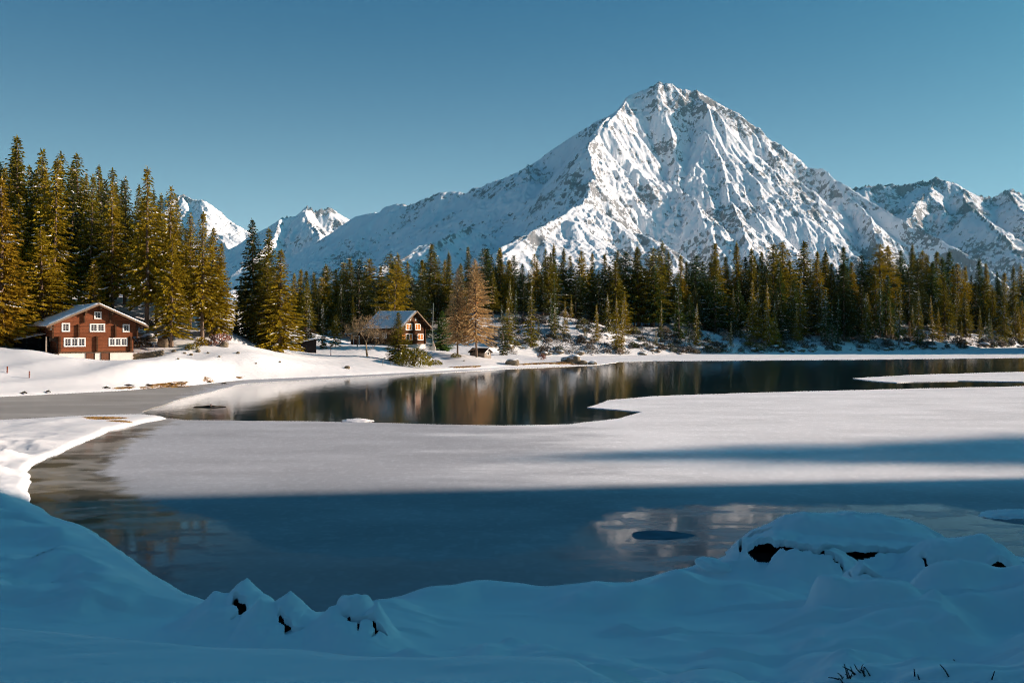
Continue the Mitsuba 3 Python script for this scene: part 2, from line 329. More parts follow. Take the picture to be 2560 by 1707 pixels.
def summed(pts, d0, d1):
    n = len(pts)
    return [(u, v, d0 + (d1 - d0) * i / (n - 1)) for i, (u, v) in enumerate(pts)]
K1 = [(1644, 202, 5200), (1610, 214, 5190), (1571, 238, 5180), (1552, 262, 5200), (1518, 285, 5230), (1478, 309, 5260), (1433, 338, 5290), (1389, 367, 5300), (1345, 398, 5300), (1304, 423, 5290), (1270, 444, 5270),
      (1212, 463, 5200), (1161, 478, 5120), (1106, 481, 5000), (1074, 497, 4950), (1026, 513, 4880), (991, 509, 4800), (969, 515, 4780), (943, 532, 4720), (927, 532, 4700), (889, 539, 4600), (867, 558, 4550),
      (841, 577, 4450), (800, 610, 4300), (760, 640, 4200), (700, 680, 4050)]
K2 = [(1644, 202, 5200), (1665, 205, 5200), (1699, 217, 5200), (1739, 224, 5200), (1773, 240, 5200), (1807, 260, 5180), (1848, 279, 5150), (1900, 316, 5100), (1950, 349, 5050), (1998, 380, 5000), (2042, 411, 4920),
      (2073, 431, 4850), (2117, 455, 4750), (2185, 499, 4600), (2270, 560, 4400), (2338, 591, 4300), (2389, 615, 4200), (2440, 642, 4100), (2500, 690, 4000)]
AR = [(1575, 238, 5180), (1539, 272, 4960), (1505, 302, 4760), (1491, 326, 4620), (1474, 347, 4500), (1469, 377, 4340), (1477, 421, 4180), (1471, 470, 4020), (1454, 506, 3900), (1500, 575, 3680), (1580, 640, 3450)]
R0 = [(1690, 478, 4450), (1736, 497, 4280), (1770, 540, 4080), (1800, 610, 3850)]
R1 = [(1739, 224, 5200), (1767, 262, 5050), (1755, 300, 4950), (1780, 340, 4800), (1801, 370, 4700), (1807, 404, 4600), (1814, 438, 4480), (1830, 490, 4300), (1855, 540, 4100), (1875, 610, 3850)]
R2 = [(1900, 316, 5100), (1940, 385, 4900), (1970, 440, 4750), (1985, 480, 4600), (1982, 523, 4450), (2000, 574, 4250), (2060, 625, 4050), (2110, 670, 3850)]
R3 = [(2073, 431, 4850), (2110, 475, 4720), (2155, 510, 4580), (2175, 535, 4430), (2185, 580, 4200), (2210, 650, 3900)]
L1 = [(1345, 398, 5380), (1318, 412, 5150), (1326, 440, 4950), (1312, 480, 4750), (1302, 525, 4500), (1330, 565, 4300), (1290, 620, 4050)]
L2 = [(1106, 483, 5600), (1085, 545, 5350), (1035, 590, 5050), (990, 640, 4700)]
L3 = [(943, 534, 5750), (925, 580, 5500), (880, 625, 5200), (830, 665, 4900)]
slope = np.interp([q[0] for q in K1], [700, 1000, 1300, 1480], [0.9, 0.95, 1.25, 1.7])
K1 = [(q[0], q[1], float(np.interp(q[0], [700, 1000, 1300, 1571, 1644], [6100, 5750, 5420, 5190, 5200])), float(k)) for q, k in zip(K1, slope)]
def face_mask(x, y):
    """the slope left of the great arete is smooth snow, the ribs stand on the right; the skyline itself is not carved away"""
    P = np.array([at(*q[:3]) for q in AR[::-1]])
    ax = np.interp(y, P[:, 1], P[:, 0])
    d = np.full(x.shape, 1e9)
    for K in (K1, K2):
        Q = np.array([at(*q[:3]) for q in K])
        for a, b in zip(Q[:-1], Q[1:]):
            e = b[:2] - a[:2]
            t = np.clip(((x - a[0]) * e[0] + (y - a[1]) * e[1]) / (e @ e), 0, 1)
            d = np.minimum(d, np.hypot(x - a[0] - e[0] * t, y - a[1] - e[1] * t))
    return (0.55 + 0.5 * sstep(-60, 60, x - ax)) * (0.25 + 0.75 * sstep(10, 170, d))
LB = [(1454, 506, 3900), (1405, 538, 3720), (1350, 565, 3560), (1295, 600, 3400), (1250, 640, 3250)]
LC = [(1180, 560, 4300), (1120, 590, 4100), (1040, 620, 3900), (960, 655, 3700)]
main = [(K1, .72, .55, 500), (K2, 1.3, .9, 400), (AR, 1.1, .8, 350), (R0, .9, .7, 200), (R1, 1.1, .8, 250), (R2, 1.05, .75, 250), (R3, 1.0, .7, 200), (L1, .7, .6, 300), (LB, .62, .5, 200), (LC, .5, .45, 200), (L2, .6, .5, 200), (L3, .6, .5, 200)]
print(mountain('mountain', main, -1500, 2600, 2500, 6400, 6.5, [(600, .055), (260, .085), (130, .11), (64, .14), (32, .16)], 60.0, 'alp', 3, face_mask))
B1 = summed([(2100, 470), (2161, 463), (2223, 458), (2250, 458), (2304, 450), (2338, 441), (2379, 453), (2406, 475), (2440, 477), (2491, 487), (2522, 471), (2560, 485), (2640, 470), (2720, 500)], 7000, 6600)
B2 = [(2338, 441, 6850), (2300, 500, 6400), (2260, 560, 5900)]
B3 = [(2406, 475, 6700), (2416, 500, 6300), (2450, 530, 5800), (2510, 580, 5300), (2580, 640, 4900)]
B4 = [(2522, 471, 6650), (2560, 530, 6000), (2640, 600, 5300)]
print(mountain('mountain', [(B1, .7, .5, 400), (B2, .6, .45, 300), (B3, .8, .6, 300), (B4, .7, .5, 300)], 1900, 5200, 4700, 7400, 11.0, [(420, .08), (210, .10), (105, .10), (52, .1)], 60.0, 'alp_rock', 13))
P2 = summed([(560, 680), (600, 610), (659, 564), (679, 552), (707, 536), (736, 531), (765, 518), (787, 522), (819, 522), (844, 536), (870, 550), (930, 590)], 7600, 7900)
P3 = [(765, 518, 7750), (775, 548, 7450), (800, 590, 7000), (770, 640, 6500)]
P4 = [(700, 538, 7700), (680, 590, 7200), (640, 650, 6700)]
print(mountain('mountain', [(P2, .8, .6, 400), (P3, .8, .6, 300), (P4, .7, .5, 300)], -3200, -900, 5600, 8300, 11.0, [(420, .08), (210, .10), (105, .10), (52, .1)], 60.0, 'alp', 23))
P1 = summed([(330, 560), (400, 500), (441, 491), (457, 485), (473, 489), (490, 498), (510, 498), (527, 516), (547, 532), (571, 551), (588, 553), (604, 565), (620, 573), (660, 620), (700, 680)], 9800, 9500)
P5 = [(490, 498, 9700), (520, 550, 9200), (560, 600, 8600), (600, 660, 8000)]
print(mountain('mountain', [(P1, .8, .55, 400), (P5, .7, .5, 300)], -4600, -2000, 7400, 10300, 13.0, [(420, .08), (210, .10), (105, .10), (52, .1)], 60.0, 'alp', 33))

def alp_color(shift):
    def f(p, n, uv):
        a = fbm(p.x * 0.006, p.y * 0.006, p.z * 0.006, 4)
        b = fbm(p.x * 0.06, p.y * 0.06, p.z * 0.035, 4)
        c = noise(p.x * 0.16, p.y * 0.16, p.z * 0.1)
        steep = 1 - n.z
        low = smoothstep(620, 250, p.z)
        rock = smoothstep(0.0, 0.10, steep - shift + (a - 0.5) * 0.8 + (b - 0.5) * 0.75 + (c - 0.5) * 0.25 + 0.13 * low)
        stone = mix((0.11, 0.115, 0.125), (0.25, 0.24, 0.23), b)
        return mix((0.87, 0.87, 0.88), stone, rock * 0.92)
    return f
def alp_bump(p, n, uv):
    return 7.0 * fbm(p.x * 0.05, p.y * 0.05, p.z * 0.05, 4)
scene['alp'] = {'type': 'bumpmap', 'arbitrary': proc(alp_bump, 2.0), 'scale': 1.0, 'bsdf': {'type': 'diffuse', 'reflectance': proc(alp_color(0.49))}}
scene['alp_rock'] = {'type': 'bumpmap', 'arbitrary': proc(alp_bump, 2.0), 'scale': 1.0, 'bsdf': {'type': 'diffuse', 'reflectance': proc(alp_color(0.36))}}

# ------------------------------------------------------------------ the hill beyond the right edge that shades the near bank
hx, hy = np.meshgrid(np.arange(95, 520, 4.0), np.concatenate([np.arange(-420, 30, 6.0), np.arange(30, 70, 1.0), np.arange(70, 130, 5.0)]))
edge = np.interp(hy, [-400, -150, 20, 42, 47.4, 48.4, 50, 75, 110], [110, 112, 104, 96, 86, 60, 44, 40, 0])
hz = edge * sstep(95, 205, hx) * (1 - 0.3 * sstep(260, 500, hx)) + (n2(hx, hy, 25, 41, 4) - 0.5) * 8 * sstep(100, 150, hx) - 1.0
structure('hill', (np.stack([hx.ravel(), hy.ravel(), hz.ravel()], 1), grid_faces(*hx.shape)), 'wooded', smooth=True)
scene['wooded'] = {'type': 'diffuse', 'reflectance': proc(lambda p, n, uv: mix((0.03, 0.035, 0.015), (0.12, 0.12, 0.11), smoothstep(0.5, 0.7, fbm(p.x * 0.15, p.y * 0.15, p.z * 0.15, 3))))}
bxx, byy = np.meshgrid(np.arange(-320, 330, 4.0), np.arange(-260, -5, 3.0))  # unseen wooded slope added behind the camera to darken snow facing it
bzz = (22 * sstep(-8, -44, byy) + 55 * sstep(-44, -240, byy)) * sstep(-300, -60, bxx) + 9 * (n2(bxx, byy, 8, 47, 3) - 0.4) * sstep(-10, -24, byy)
structure('hill', (np.stack([bxx.ravel(), byy.ravel(), bzz.ravel() + 2.5], 1), grid_faces(*bxx.shape)), 'wooded', smooth=True)
def hill_z(x, y):
    j, i = int(np.abs(hx[0] - x).argmin()), int(np.abs(hy[:, 0] - y).argmin())
    return hz[i, j]

# ------------------------------------------------------------------ trees
def blades(base, tip, width, r, two=True):
    """thin leaf-sized pieces from base to tip"""
    base, tip = np.asarray(base), np.asarray(tip)
    d = tip - base
    s = np.cross(d, r.normal(size=d.shape))
    s /= np.linalg.norm(s, axis=1, keepdims=True) + 1e-9
    w = np.broadcast_to(np.asarray(width).reshape(-1, 1), (len(d), 1)) * 0.5
    n = len(d)
    i = np.arange(n)
    if two:
        v = np.concatenate([base, base + d * 0.45 + s * w, tip, base + d * 0.45 - s * w])
        f = np.concatenate([np.stack([i, i + n, i + 2 * n], 1), np.stack([i, i + 2 * n, i + 3 * n], 1)])
    else:
        v = np.concatenate([base + s * w, tip, base - s * w])
        f = np.stack([i, i + n, i + 2 * n], 1)
    return v, f
def join(parts):
    vs, fs, k = [], [], 0
    for v, f in parts:
        vs.append(v); fs.append(np.asarray(f) + k); k += len(v)
    return np.vstack(vs), np.vstack(fs)
def tube(pts, rad, sides=6):
    p = np.asarray(pts, float)
    t = np.gradient(p, axis=0); t /= np.linalg.norm(t, axis=1, keepdims=True) + 1e-12
    a = np.cross(t, np.where(np.abs(t[:, 2:]) < 0.9, [0, 0, 1.0], [1.0, 0, 0])); a /= np.linalg.norm(a, axis=1, keepdims=True) + 1e-12
    b = np.cross(t, a)
    g = np.arange(sides) * 2 * np.pi / sides
    v = p[:, None] + np.broadcast_to(np.asarray(rad, float), (len(p),))[:, None, None] * (np.cos(g)[None, :, None] * a[:, None] + np.sin(g)[None, :, None] * b[:, None])
    i, j = np.meshgrid(np.arange(len(p) - 1), np.arange(sides), indexing='ij')
    k, l = i * sides + j, i * sides + (j + 1) % sides
    q = np.stack([k, l, l + sides, k + sides], -1).reshape(-1, 4)
    return v.reshape(-1, 3), np.vstack([q[:, [0, 1, 2]], q[:, [0, 2, 3]]])
def trunk_mesh(H, r0, r, bend=0.15, sides=7):
    z = np.linspace(-0.8, H * 0.985, 14)
    o = np.cumsum(r.normal(size=(14, 2)) * bend * H / 160, 0)
    pts = np.column_stack([o[:, 0] - o[0, 0], o[:, 1] - o[0, 1], z])
    rad = r0 * (1 - np.clip(z / H, 0, 1)) ** 0.85 + 0.012
    rad[0] *= 1.5; rad[1] *= 1.12
    return tube(pts, rad, sides), pts
def spruce(seed, H=20.0, R=2.2, base=0.12, gap=0.42, blade=0.5, dense=1.0, shape=0.9, droop=0.35, twiggy=0.0, snow=0.25, two=True, wf=0.42):
    """(foliage, trunk, snow) of one spruce, unit: metres"""
    r = np.random.default_rng(seed)
    tm, tp = trunk_mesh(H, H * 0.0125, r)
    B, Tp, W, SB, ST, SW, tw = [], [], [], [], [], [], []
    z = H * base
    lump = r.random(64)
    while z < H * 0.985:
        t = (z / H - base) / (1 - base)
        Lm = R * (1 - t) ** shape * (0.55 + 0.45 * min(1, t / 0.12)) + 0.16
        n = max(3, int(round((4.5 + 3.5 * (1 - t)) * dense ** 0.5)))
        ph0 = r.random() * 6.28
        cx, cy = np.interp(z, tp[:, 2], tp[:, 0]), np.interp(z, tp[:, 2], tp[:, 1])
        for k in range(n):
            if r.random() < 0.10 * (1 - t): continue
            ph = ph0 + k * 6.28 / n + r.normal() * 0.25
            sector = lump[int((ph % 6.283) / 6.284 * 8) + 8 * int(t * 7.99)]
            L = Lm * (0.62 + 0.5 * r.random()) * (0.72 + 0.5 * sector)
            up = 0.55 * t - 0.12 - droop * 0.3 + r.normal() * 0.06
            m = max(2, int(L / (blade * 0.42) * dense))
            s = (np.arange(m) + r.random(m) * 0.8) / m
            s = s if t > 0.7 else np.clip(0.12 + 0.9 * s, 0, 1)
            rr = L * s
            zz = z + rr * up - droop * 0.35 * rr ** 2 / max(L, 0.3) + 0.22 * droop * rr * s ** 2 + (r.random(m) - .5) * gap * 0.6
            co, si = math.cos(ph), math.sin(ph)
            P = np.column_stack([cx + rr * co, cy + rr * si, zz])
            for side in (-1, 1, 0):
                spread = (0.75 + 0.3 * r.normal(size=m)) * side
                ln = blade * (0.65 + 0.7 * r.random(m)) * (0.55 + 0.45 * (1 - t)) * (1.0 if side else 0.85)
                hang = -0.35 - 0.5 * droop * r.random(m) - (0.35 if side == 0 else 0) * r.random(m) + 0.5 * max(0, t - 0.6)
                D = np.column_stack([co - si * spread, si + co * spread, hang])
                D /= np.linalg.norm(D, axis=1, keepdims=True)
                B.append(P - D * ln[:, None] * 0.2); Tp.append(P + D * ln[:, None] * 0.8); W.append(ln * wf)
            if r.random() < snow:
                g = r.random(m) < 0.65
                if g.any():
                    q = P[g] + [0, 0, blade * 0.12]
                    e = np.column_stack([co * 1.0 - si * r.normal(size=g.sum()) * .5, si + co * r.normal(size=g.sum()) * .5, np.full(g.sum(), up - droop * 0.25)])
                    SB.append(q - e * blade * 0.3); ST.append(q + e * blade * 0.35); SW.append(np.full(g.sum(), blade * 0.38))
            if twiggy and r.random() < twiggy:
                tw.append(tube(np.array([[cx, cy, z], [cx + L * .55 * co, cy + L * .55 * si, z + L * .5 * up], [cx + L * co, cy + L * si, z + L * up - droop * .13 * L]]), [0.035, 0.022, 0.006], 3))
        z += gap * (0.75 + 0.5 * r.random()) * (1.15 - 0.45 * t)
    # leader
    q = np.repeat([[tp[-1, 0], tp[-1, 1], H * 0.97]], 9, 0) + r.normal(size=(9, 3)) * [0.03, 0.03, H * 0.012]
    d = np.column_stack([r.normal(size=9) * .25, r.normal(size=9) * .25, np.full(9, 1.0)])
    B.append(q); Tp.append(q + d * blade * 0.9); W.append(np.full(9, blade * 0.25))
    # a few bare dead twigs below the crown
    for k in range(int(14 * base / 0.3)):
        zz, ph, L = H * (base * (0.25 + 0.8 * r.random())), r.random() * 6.28, R * (0.2 + 0.4 * r.random())
        tw.append(tube(np.array([[0, 0, zz], [L * math.cos(ph), L * math.sin(ph), zz - 0.15 * L]]), [0.03, 0.006], 3))
    fol = blades(np.vstack(B), np.vstack(Tp), np.concatenate(W), r, two)
    sn = blades(np.vstack(SB), np.vstack(ST), np.concatenate(SW), r, False) if SB else None
    return fol, join([tm] + tw), sn
def leaf_mat(c, trans=0.5):
    c = tuple(c)
    def f(p, n, uv, c=c):
        a = noise(p.x * 0.5, p.y * 0.5, p.z * 0.6)
        b = noise(p.x * 3.1, p.y * 3.1, p.z * 3.1)
        return mi.Color3f(c) * (0.65 + 0.45 * a + 0.35 * b)
    return {'type': 'principledthin', 'base_color': proc(f), 'roughness': 0.7, 'diff_trans': trans, 'spec_trans': 0.0}
scene['needles_gold'] = leaf_mat((0.30, 0.215, 0.016))
scene['needles_olive'] = leaf_mat((0.185, 0.152, 0.016))
scene['needles_dark'] = leaf_mat((0.058, 0.066, 0.018))
scene['needles_green'] = leaf_mat((0.062, 0.090, 0.018))
scene['needles_fresh'] = leaf_mat((0.085, 0.155, 0.03))
scene['needles_amber'] = leaf_mat((0.30, 0.19, 0.016))
scene['larch_twigs'] = leaf_mat((0.60, 0.42, 0.20), 0.35)
def bark_color(p, n, uv):
    a = fbm(p.x * 6, p.y * 6, p.z * 1.5, 3)
    return mix((0.10, 0.065, 0.045), (0.30, 0.22, 0.165), a)
scene['bark'] = {'type': 'diffuse', 'reflectance': proc(bark_color)}
scene['tree_snow'] = {'type': 'twosided', 'bsdf': {'type': 'diffuse', 'reflectance': {'type': 'rgb', 'value': [0.85, 0.85, 0.86]}}}

RAW, PROTO, MASS = {}, {}, {'crown': [], 'trunk': [], 'snow': []}
def proto(kind, i):
    """needle, trunk and snow meshes of one kind of tree, as ply dicts of a tree 20 m high"""
    if (kind, i) in PROTO: return PROTO[kind, i]
    sd = 1000 + 37 * i + hash_kind[kind]
    if kind == 'tall': a = dict(R=[3.6, 3.3, 3.8, 3.5, 3.2, 3.6][i], base=[.06, .22, .12, .32, .28, .04][i], blade=0.60, gap=0.33, dense=[1.2, 1.0, 1.25, .95, .95, 1.25][i], droop=[.5, .6, .4, .7, .5, .45][i], snow=0.10, twiggy=.15)
    if kind == 'far': a = dict(R=[3.2, 3.7, 2.8, 3.9, 3.3, 3.0, 3.5, 2.7][i], base=[.06, .12, .16, .08, .2, .25, .1, .18][i], blade=0.85, gap=0.42, dense=[1.1, 1.0, .95, 1.1, .9, .85, 1.05, .85][i], droop=[.5, .4, .7, .5, .6, .8, .3, .6][i], shape=[.9, .8, 1, .85, .75, .7, 1., .8][i], snow=[.12, .18, .1, .2, .15, .2, .1, .25][i], two=False, twiggy=.08)
    if kind == 'far' and i in (1, 4): a.update(shape=.62, R=a['R'] * 1.25, droop=.2)
    if kind == 'young': a = dict(R=[3.4, 2.9, 3.8, 3.1][i], base=[.06, .12, .05, .18][i], blade=0.95, gap=0.8, dense=[.95, .8, 1., .7][i], droop=[.5, .6, .4, .6][i], snow=[.45, .6, .35, .55][i], two=False, twiggy=.1)
    if kind == 'larch': a = dict(R=[6.4, 5.6][i], base=.18, blade=0.62, gap=0.30, dense=[1.7, 1.6][i], droop=.35, snow=0, shape=.75, two=False, twiggy=.85, wf=.17)
    if kind == 'pine': a = dict(R=[5.6, 7.5, 5.0][i], base=[.26, .12, .1][i], blade=[0.85, 1.5, 1.6][i], gap=[0.5, 1.1, 1.0][i], dense=[1.1, 1.0, 1.0][i], droop=[.15, .1, .2][i], snow=[0, .15, .35][i], shape=[.55, .45, .6][i], two=False, twiggy=.9, wf=.4)
    f, t, s = spruce(sd, **a)
    RAW[kind, i] = (f, t, s)
    PROTO[kind, i] = tuple(mikit.ply(m, b) if m is not None else None for m, b in ((f, 'needles_olive'), (t, 'bark'), (s, 'tree_snow')))
    return PROTO[kind, i]
hash_kind = {'tall': 0, 'far': 5000, 'young': 9000, 'larch': 15000, 'pine': 17000}
def plant(name, label, cat, x, y, H, kind, i, mat, width=1.0, group=None, r=rng, snow=True, lean=0.02):
    f, t, s = proto(kind, i)
    z = float(ground_height(np.array([x]), np.array([y]))[0])
    k = thing(name, label, cat, group)
    M = T().translate([x, y, z - 0.1]).rotate([1, 0, 0], math.degrees(r.normal() * lean)).rotate([0, 1, 0], math.degrees(r.normal() * lean)).rotate([0, 0, 1], r.random() * 360).scale([H / 20 * width, H / 20 * width, H / 20])
    part(k, 'trunk', t, None, to_world=M)
    part(k, 'crown', {**f, 'bsdf': {'type': 'ref', 'id': mat}}, None, to_world=M)
    if snow and s is not None: tag(part(k, 'snow', s, None, to_world=M), kind='stuff')
    return k
def depth_plant(u, v, y, **kw):
    """a tree at depth y whose top stands at pixel (u, v)"""
    p = at(u, v, y)
    H = p[2] - float(ground_height(np.array([p[0]]), np.array([y]))[0])
    return plant(x=p[0], y=y, H=H, **kw)

# spruces of the wood on the hill, left: (top in the photograph, depth, shape, needle colour, width)
Z1 = lambda X, Y: (X / 2.45, 320 + Y / 2.45)
WOOD = [(105, 45, 124, 0, 'needles_olive', 1.15), (262, 120, 120, 3, 'needles_olive', 1.), (322, 182, 112, 1, 'needles_gold', 1.05), (362, 140, 126, 2, 'needles_olive', 1.1), (490, 150, 122, 3, 'needles_olive', 1.15),
        (5, 145, 124, 4, 'needles_dark', 1.), (612, 218, 126, 4, 'needles_olive', 1.), (705, 238, 124, 3, 'needles_olive', 1.05), (690, 330, 116, 1, 'needles_gold', 1.1), (765, 298, 122, 4, 'needles_olive', 1.),
        (900, 233, 114, 1, 'needles_gold', 1.05), (832, 345, 122, 4, 'needles_olive', .95), (1028, 350, 118, 3, 'needles_gold', .95), (1165, 522, 119, 4, 'needles_gold', 1.05), (1237, 510, 114, 1, 'needles_gold', 1.15),
        (1292, 600, 116, 2, 'needles_gold', 1.15), (1335, 700, 117, 0, 'needles_gold', 1.15), (1052, 650, 110, 2, 'needles_gold', 1.2), (430, 230, 128, 4, 'needles_olive', 1.), (550, 290, 118, 1, 'needles_olive', 1.),
        (1090, 420, 124, 4, 'needles_olive', .9), (960, 480, 118, 1, 'needles_gold', 1.), (185, 260, 122, 3, 'needles_dark', 1.)]
FRONT = [(100, 398, 117, 0, 'needles_gold', 1.2, 'tall golden spruce standing in front of the hill wood just left of the red-brown chalet'),
         (8, 300, 101, 5, 'needles_amber', 1.25, 'amber spruce cut by the left edge of the frame in front of the hill wood'),
         (262, 610, 108, 2, 'needles_gold', 1.2, 'yellow-green spruce rising directly behind the left end of the chalet roof'),
         (562, 800, 112, 5, 'needles_gold', 1.1, 'short snow-dusted spruce behind the ridge of the chalet roof'),
         (640, 840, 116, 5, 'needles_olive', .9, 'small dark spruce among the trunks uphill of the chalet ridge')]
for X, Y, d, i, m, w in WOOD:
    u, v = Z1(X, Y)
    depth_plant(u, v, d, name='spruce_tree', label='tall sunlit spruce in the dense wood on the hill behind the red-brown chalet', cat='tree', kind='tall', i=i, mat=m, width=w, group='spruces of the hill wood')
for X, Y, d, i, m, w, lb in FRONT:
    u, v = Z1(X, Y)
    depth_plant(u, v, d, name='spruce_tree', label=lb, cat='tree', kind='tall', i=i, mat=m, width=w * (1 if Y < 600 else 1.5))
sky_u = [-200, -60, 0, 42, 110, 200, 290, 370, 420, 480, 520, 545, 575, 600]
sky_v = [330, 370, 370, 338, 370, 385, 410, 415, 465, 540, 560, 600, 650, 760]
r3 = np.random.default_rng(33)
placed = []
n = 0
while n < 58:
    y = 118 + 52 * r3.random()
    x = -36 - (y - 112) * 0.3 - 75 * r3.random()
    u = U0 + x / y * F
    if u > 560 or u < -130: continue
    if any((x - a) ** 2 + (y - b) ** 2 < 7 for a, b in placed): continue
    placed.append((x, y))
    v = np.interp(u, sky_u, sky_v) + 25 + 75 * r3.random()
    H = at(u, v, y)[2] - float(ground_height(np.array([x]), np.array([y]))[0])
    if H < 6: continue
    plant('spruce_tree', 'tall sunlit spruce in the dense wood on the hill behind the red-brown chalet', 'tree', x, y, min(H, 27), 'tall', [1, 3, 4][n % 3], ['needles_olive', 'needles_dark', 'needles_gold'][n % 3], 0.95, 'spruces of the hill wood', r3)
    n += 1
# three spruces of the clump left of the second house
for u, v, d, i, m, w, lb in [(637, 545, 128, 5, 'needles_dark', 1.2, 'tallest dark spruce of the clump between the two houses'), (664, 567, 126, 2, 'needles_olive', 1.1, 'middle spruce of the clump between the two houses, its bare trunk showing'),
                             (700, 623, 122, 0, 'needles_gold', 1.6, 'broad golden spruce sloping down to the snow, right-hand tree of the clump between the houses'), (668, 640, 124, 5, 'needles_olive', 1.2, 'shorter olive spruce half hidden inside the clump between the two houses'),
                             (612, 690, 133, 1, 'needles_olive', 1.0, 'thin spruce in the gap between the hill wood and the dark clump'), (590, 760, 128, 5, 'needles_gold', 1.0, 'small golden spruce at the foot of the hill wood, right end')]:
    depth_plant(u, v, d, name='spruce_tree', label=lb, cat='tree', kind='tall', i=i, mat=m, width=w)

# the wood along the far shore
Z4 = lambda X, Y: (1200 + X / 3.36, 560 + Y / 3.36)
Z5 = lambda X, Y: (1860 + X / 3.36, 560 + Y / 3.36)
Z3 = lambda X, Y: (800 + X / 4.612, 600 + Y / 4.612)
Z2 = lambda X, Y: (500 + X / 3.136, 440 + Y / 3.136)
TOPS = [Z2(*q) for q in [(735, 760), (780, 730), (840, 740), (895, 750), (940, 790), (985, 700)]] + \
       [Z3(*q) for q in [(65, 290), (195, 330), (260, 255), (330, 330), (390, 205), (480, 220), (530, 370), (590, 215), (690, 300), (790, 150), (920, 160), (1030, 250), (1150, 220), (1255, 40), (1340, 140), (1420, 230), (1510, 150), (1590, 270), (1710, 80), (1800, 270), (1910, 90), (2075, 90), (2180, 230)]] + \
       [Z4(*q) for q in [(45, 205), (160, 200), (240, 300), (290, 260), (350, 330), (470, 250), (550, 210), (605, 180), (690, 210), (760, 260), (850, 225), (935, 240), (1050, 250), (1155, 225), (1235, 230), (1330, 190), (1440, 200), (1510, 150), (1590, 240), (1680, 260), (1740, 310), (1800, 260), (1970, 160), (2080, 270), (2155, 165)]] + \
       [Z5(*q) for q in [(70, 210), (140, 230), (235, 170), (315, 150), (410, 300), (495, 140), (605, 230), (675, 225), (740, 330), (835, 190), (900, 320), (990, 260), (1050, 330), (1130, 165), (1215, 180), (1320, 215), (1400, 180), (1480, 220), (1540, 270), (1600, 230), (1660, 280), (1720, 225), (1800, 330), (1870, 360), (1975, 290), (2040, 330), (2130, 400), (2180, 410), (2260, 360), (2330, 350), (2400, 380), (2470, 360)]]
TOPS = sorted(TOPS)
r4 = np.random.default_rng(44)
def yfar(x): return float(np.interp(x, YFAR[:, 0], YFAR[:, 1]))
def shore_depth(u, dy):
    y = 200.0
    for _ in range(6): y = yfar((u - U0) / F * y) + dy
    return y
FARGROUP = 'spruces of the wood along the far shore'
FARLABEL = 'dark spruce in the dense wood along the far shore of the lake'
for q, (u, v) in enumerate(TOPS):
    y = shore_depth(u, 30 + 14 * r4.random()) if u > 1150 else 196 + 16 * r4.random()
    depth_plant(u, v, y, name='spruce_tree', label=FARLABEL, cat='tree', kind='far', i=int(r4.integers(8)), mat=['needles_olive', 'needles_gold', 'needles_green', 'needles_olive', 'needles_gold'][int(r4.integers(5))], width=1.15 + 0.55 * r4.random(), group=FARGROUP, r=r4)
tu, tv = np.array(TOPS).T
placed, n, tries, HIDDEN = [], 0, 0, []
while n < 230 and tries < 9000:
    tries += 1
    u = 600 + 2100 * r4.random()
    dy = 8 + 70 * r4.random() ** 1.1
    if u < 1280 and dy < 22: dy += 20
    if 1250 < u < 1900 and dy < 18 + 0.015 * abs(u - 1575): dy += 16
    y = shore_depth(u, dy) if u > 1150 else 168 + dy * 0.8
    x = (u - U0) / F * y
    if any((x - a) ** 2 + (y - b) ** 2 < 5 for a, b in placed): continue
    placed.append((x, y))
    v = np.interp(u, tu, tv) + 14 + 60 * r4.random() + (45 * r4.random() if dy < 30 else 0)
    gz0 = float(ground_height(np.array([x]), np.array([y]))[0])
    H = at(u, v, y)[2] - gz0
    if H < 5: continue
    if dy > 45 or n >= 190:
        HIDDEN.append((x, y, gz0, min(H, 27), 1.1 + 0.4 * r4.random(), int(r4.integers(8))))
        n += 1
        continue
    plant('spruce_tree', FARLABEL, 'tree', x, y, min(H, 27), 'far', int(r4.integers(8)), ['needles_olive', 'needles_dark', 'needles_green', 'needles_dark'][int(r4.integers(4))], 1.2 + 0.55 * r4.random(), FARGROUP, r4)
    n += 1
for q in range(46):
    u = (1880 + 720 * r4.random()) if q < 34 else (1240 + 640 * r4.random())
    y = shore_depth(u, 2.5 + 12 * r4.random()); x = (u - U0) / F * y
    plant('young_spruce', 'slender young spruce with snow on its lower branches, in front of the far-shore wood', 'tree', x, y, (4 + 9 * r4.random()) * (1.25 if q < 34 else .8), 'young', q % 4, ['needles_olive', 'needles_green', 'needles_gold', 'needles_olive'][q % 4], .75 + .35 * r4.random(), 'young spruces on the slope before the far wood', r4)
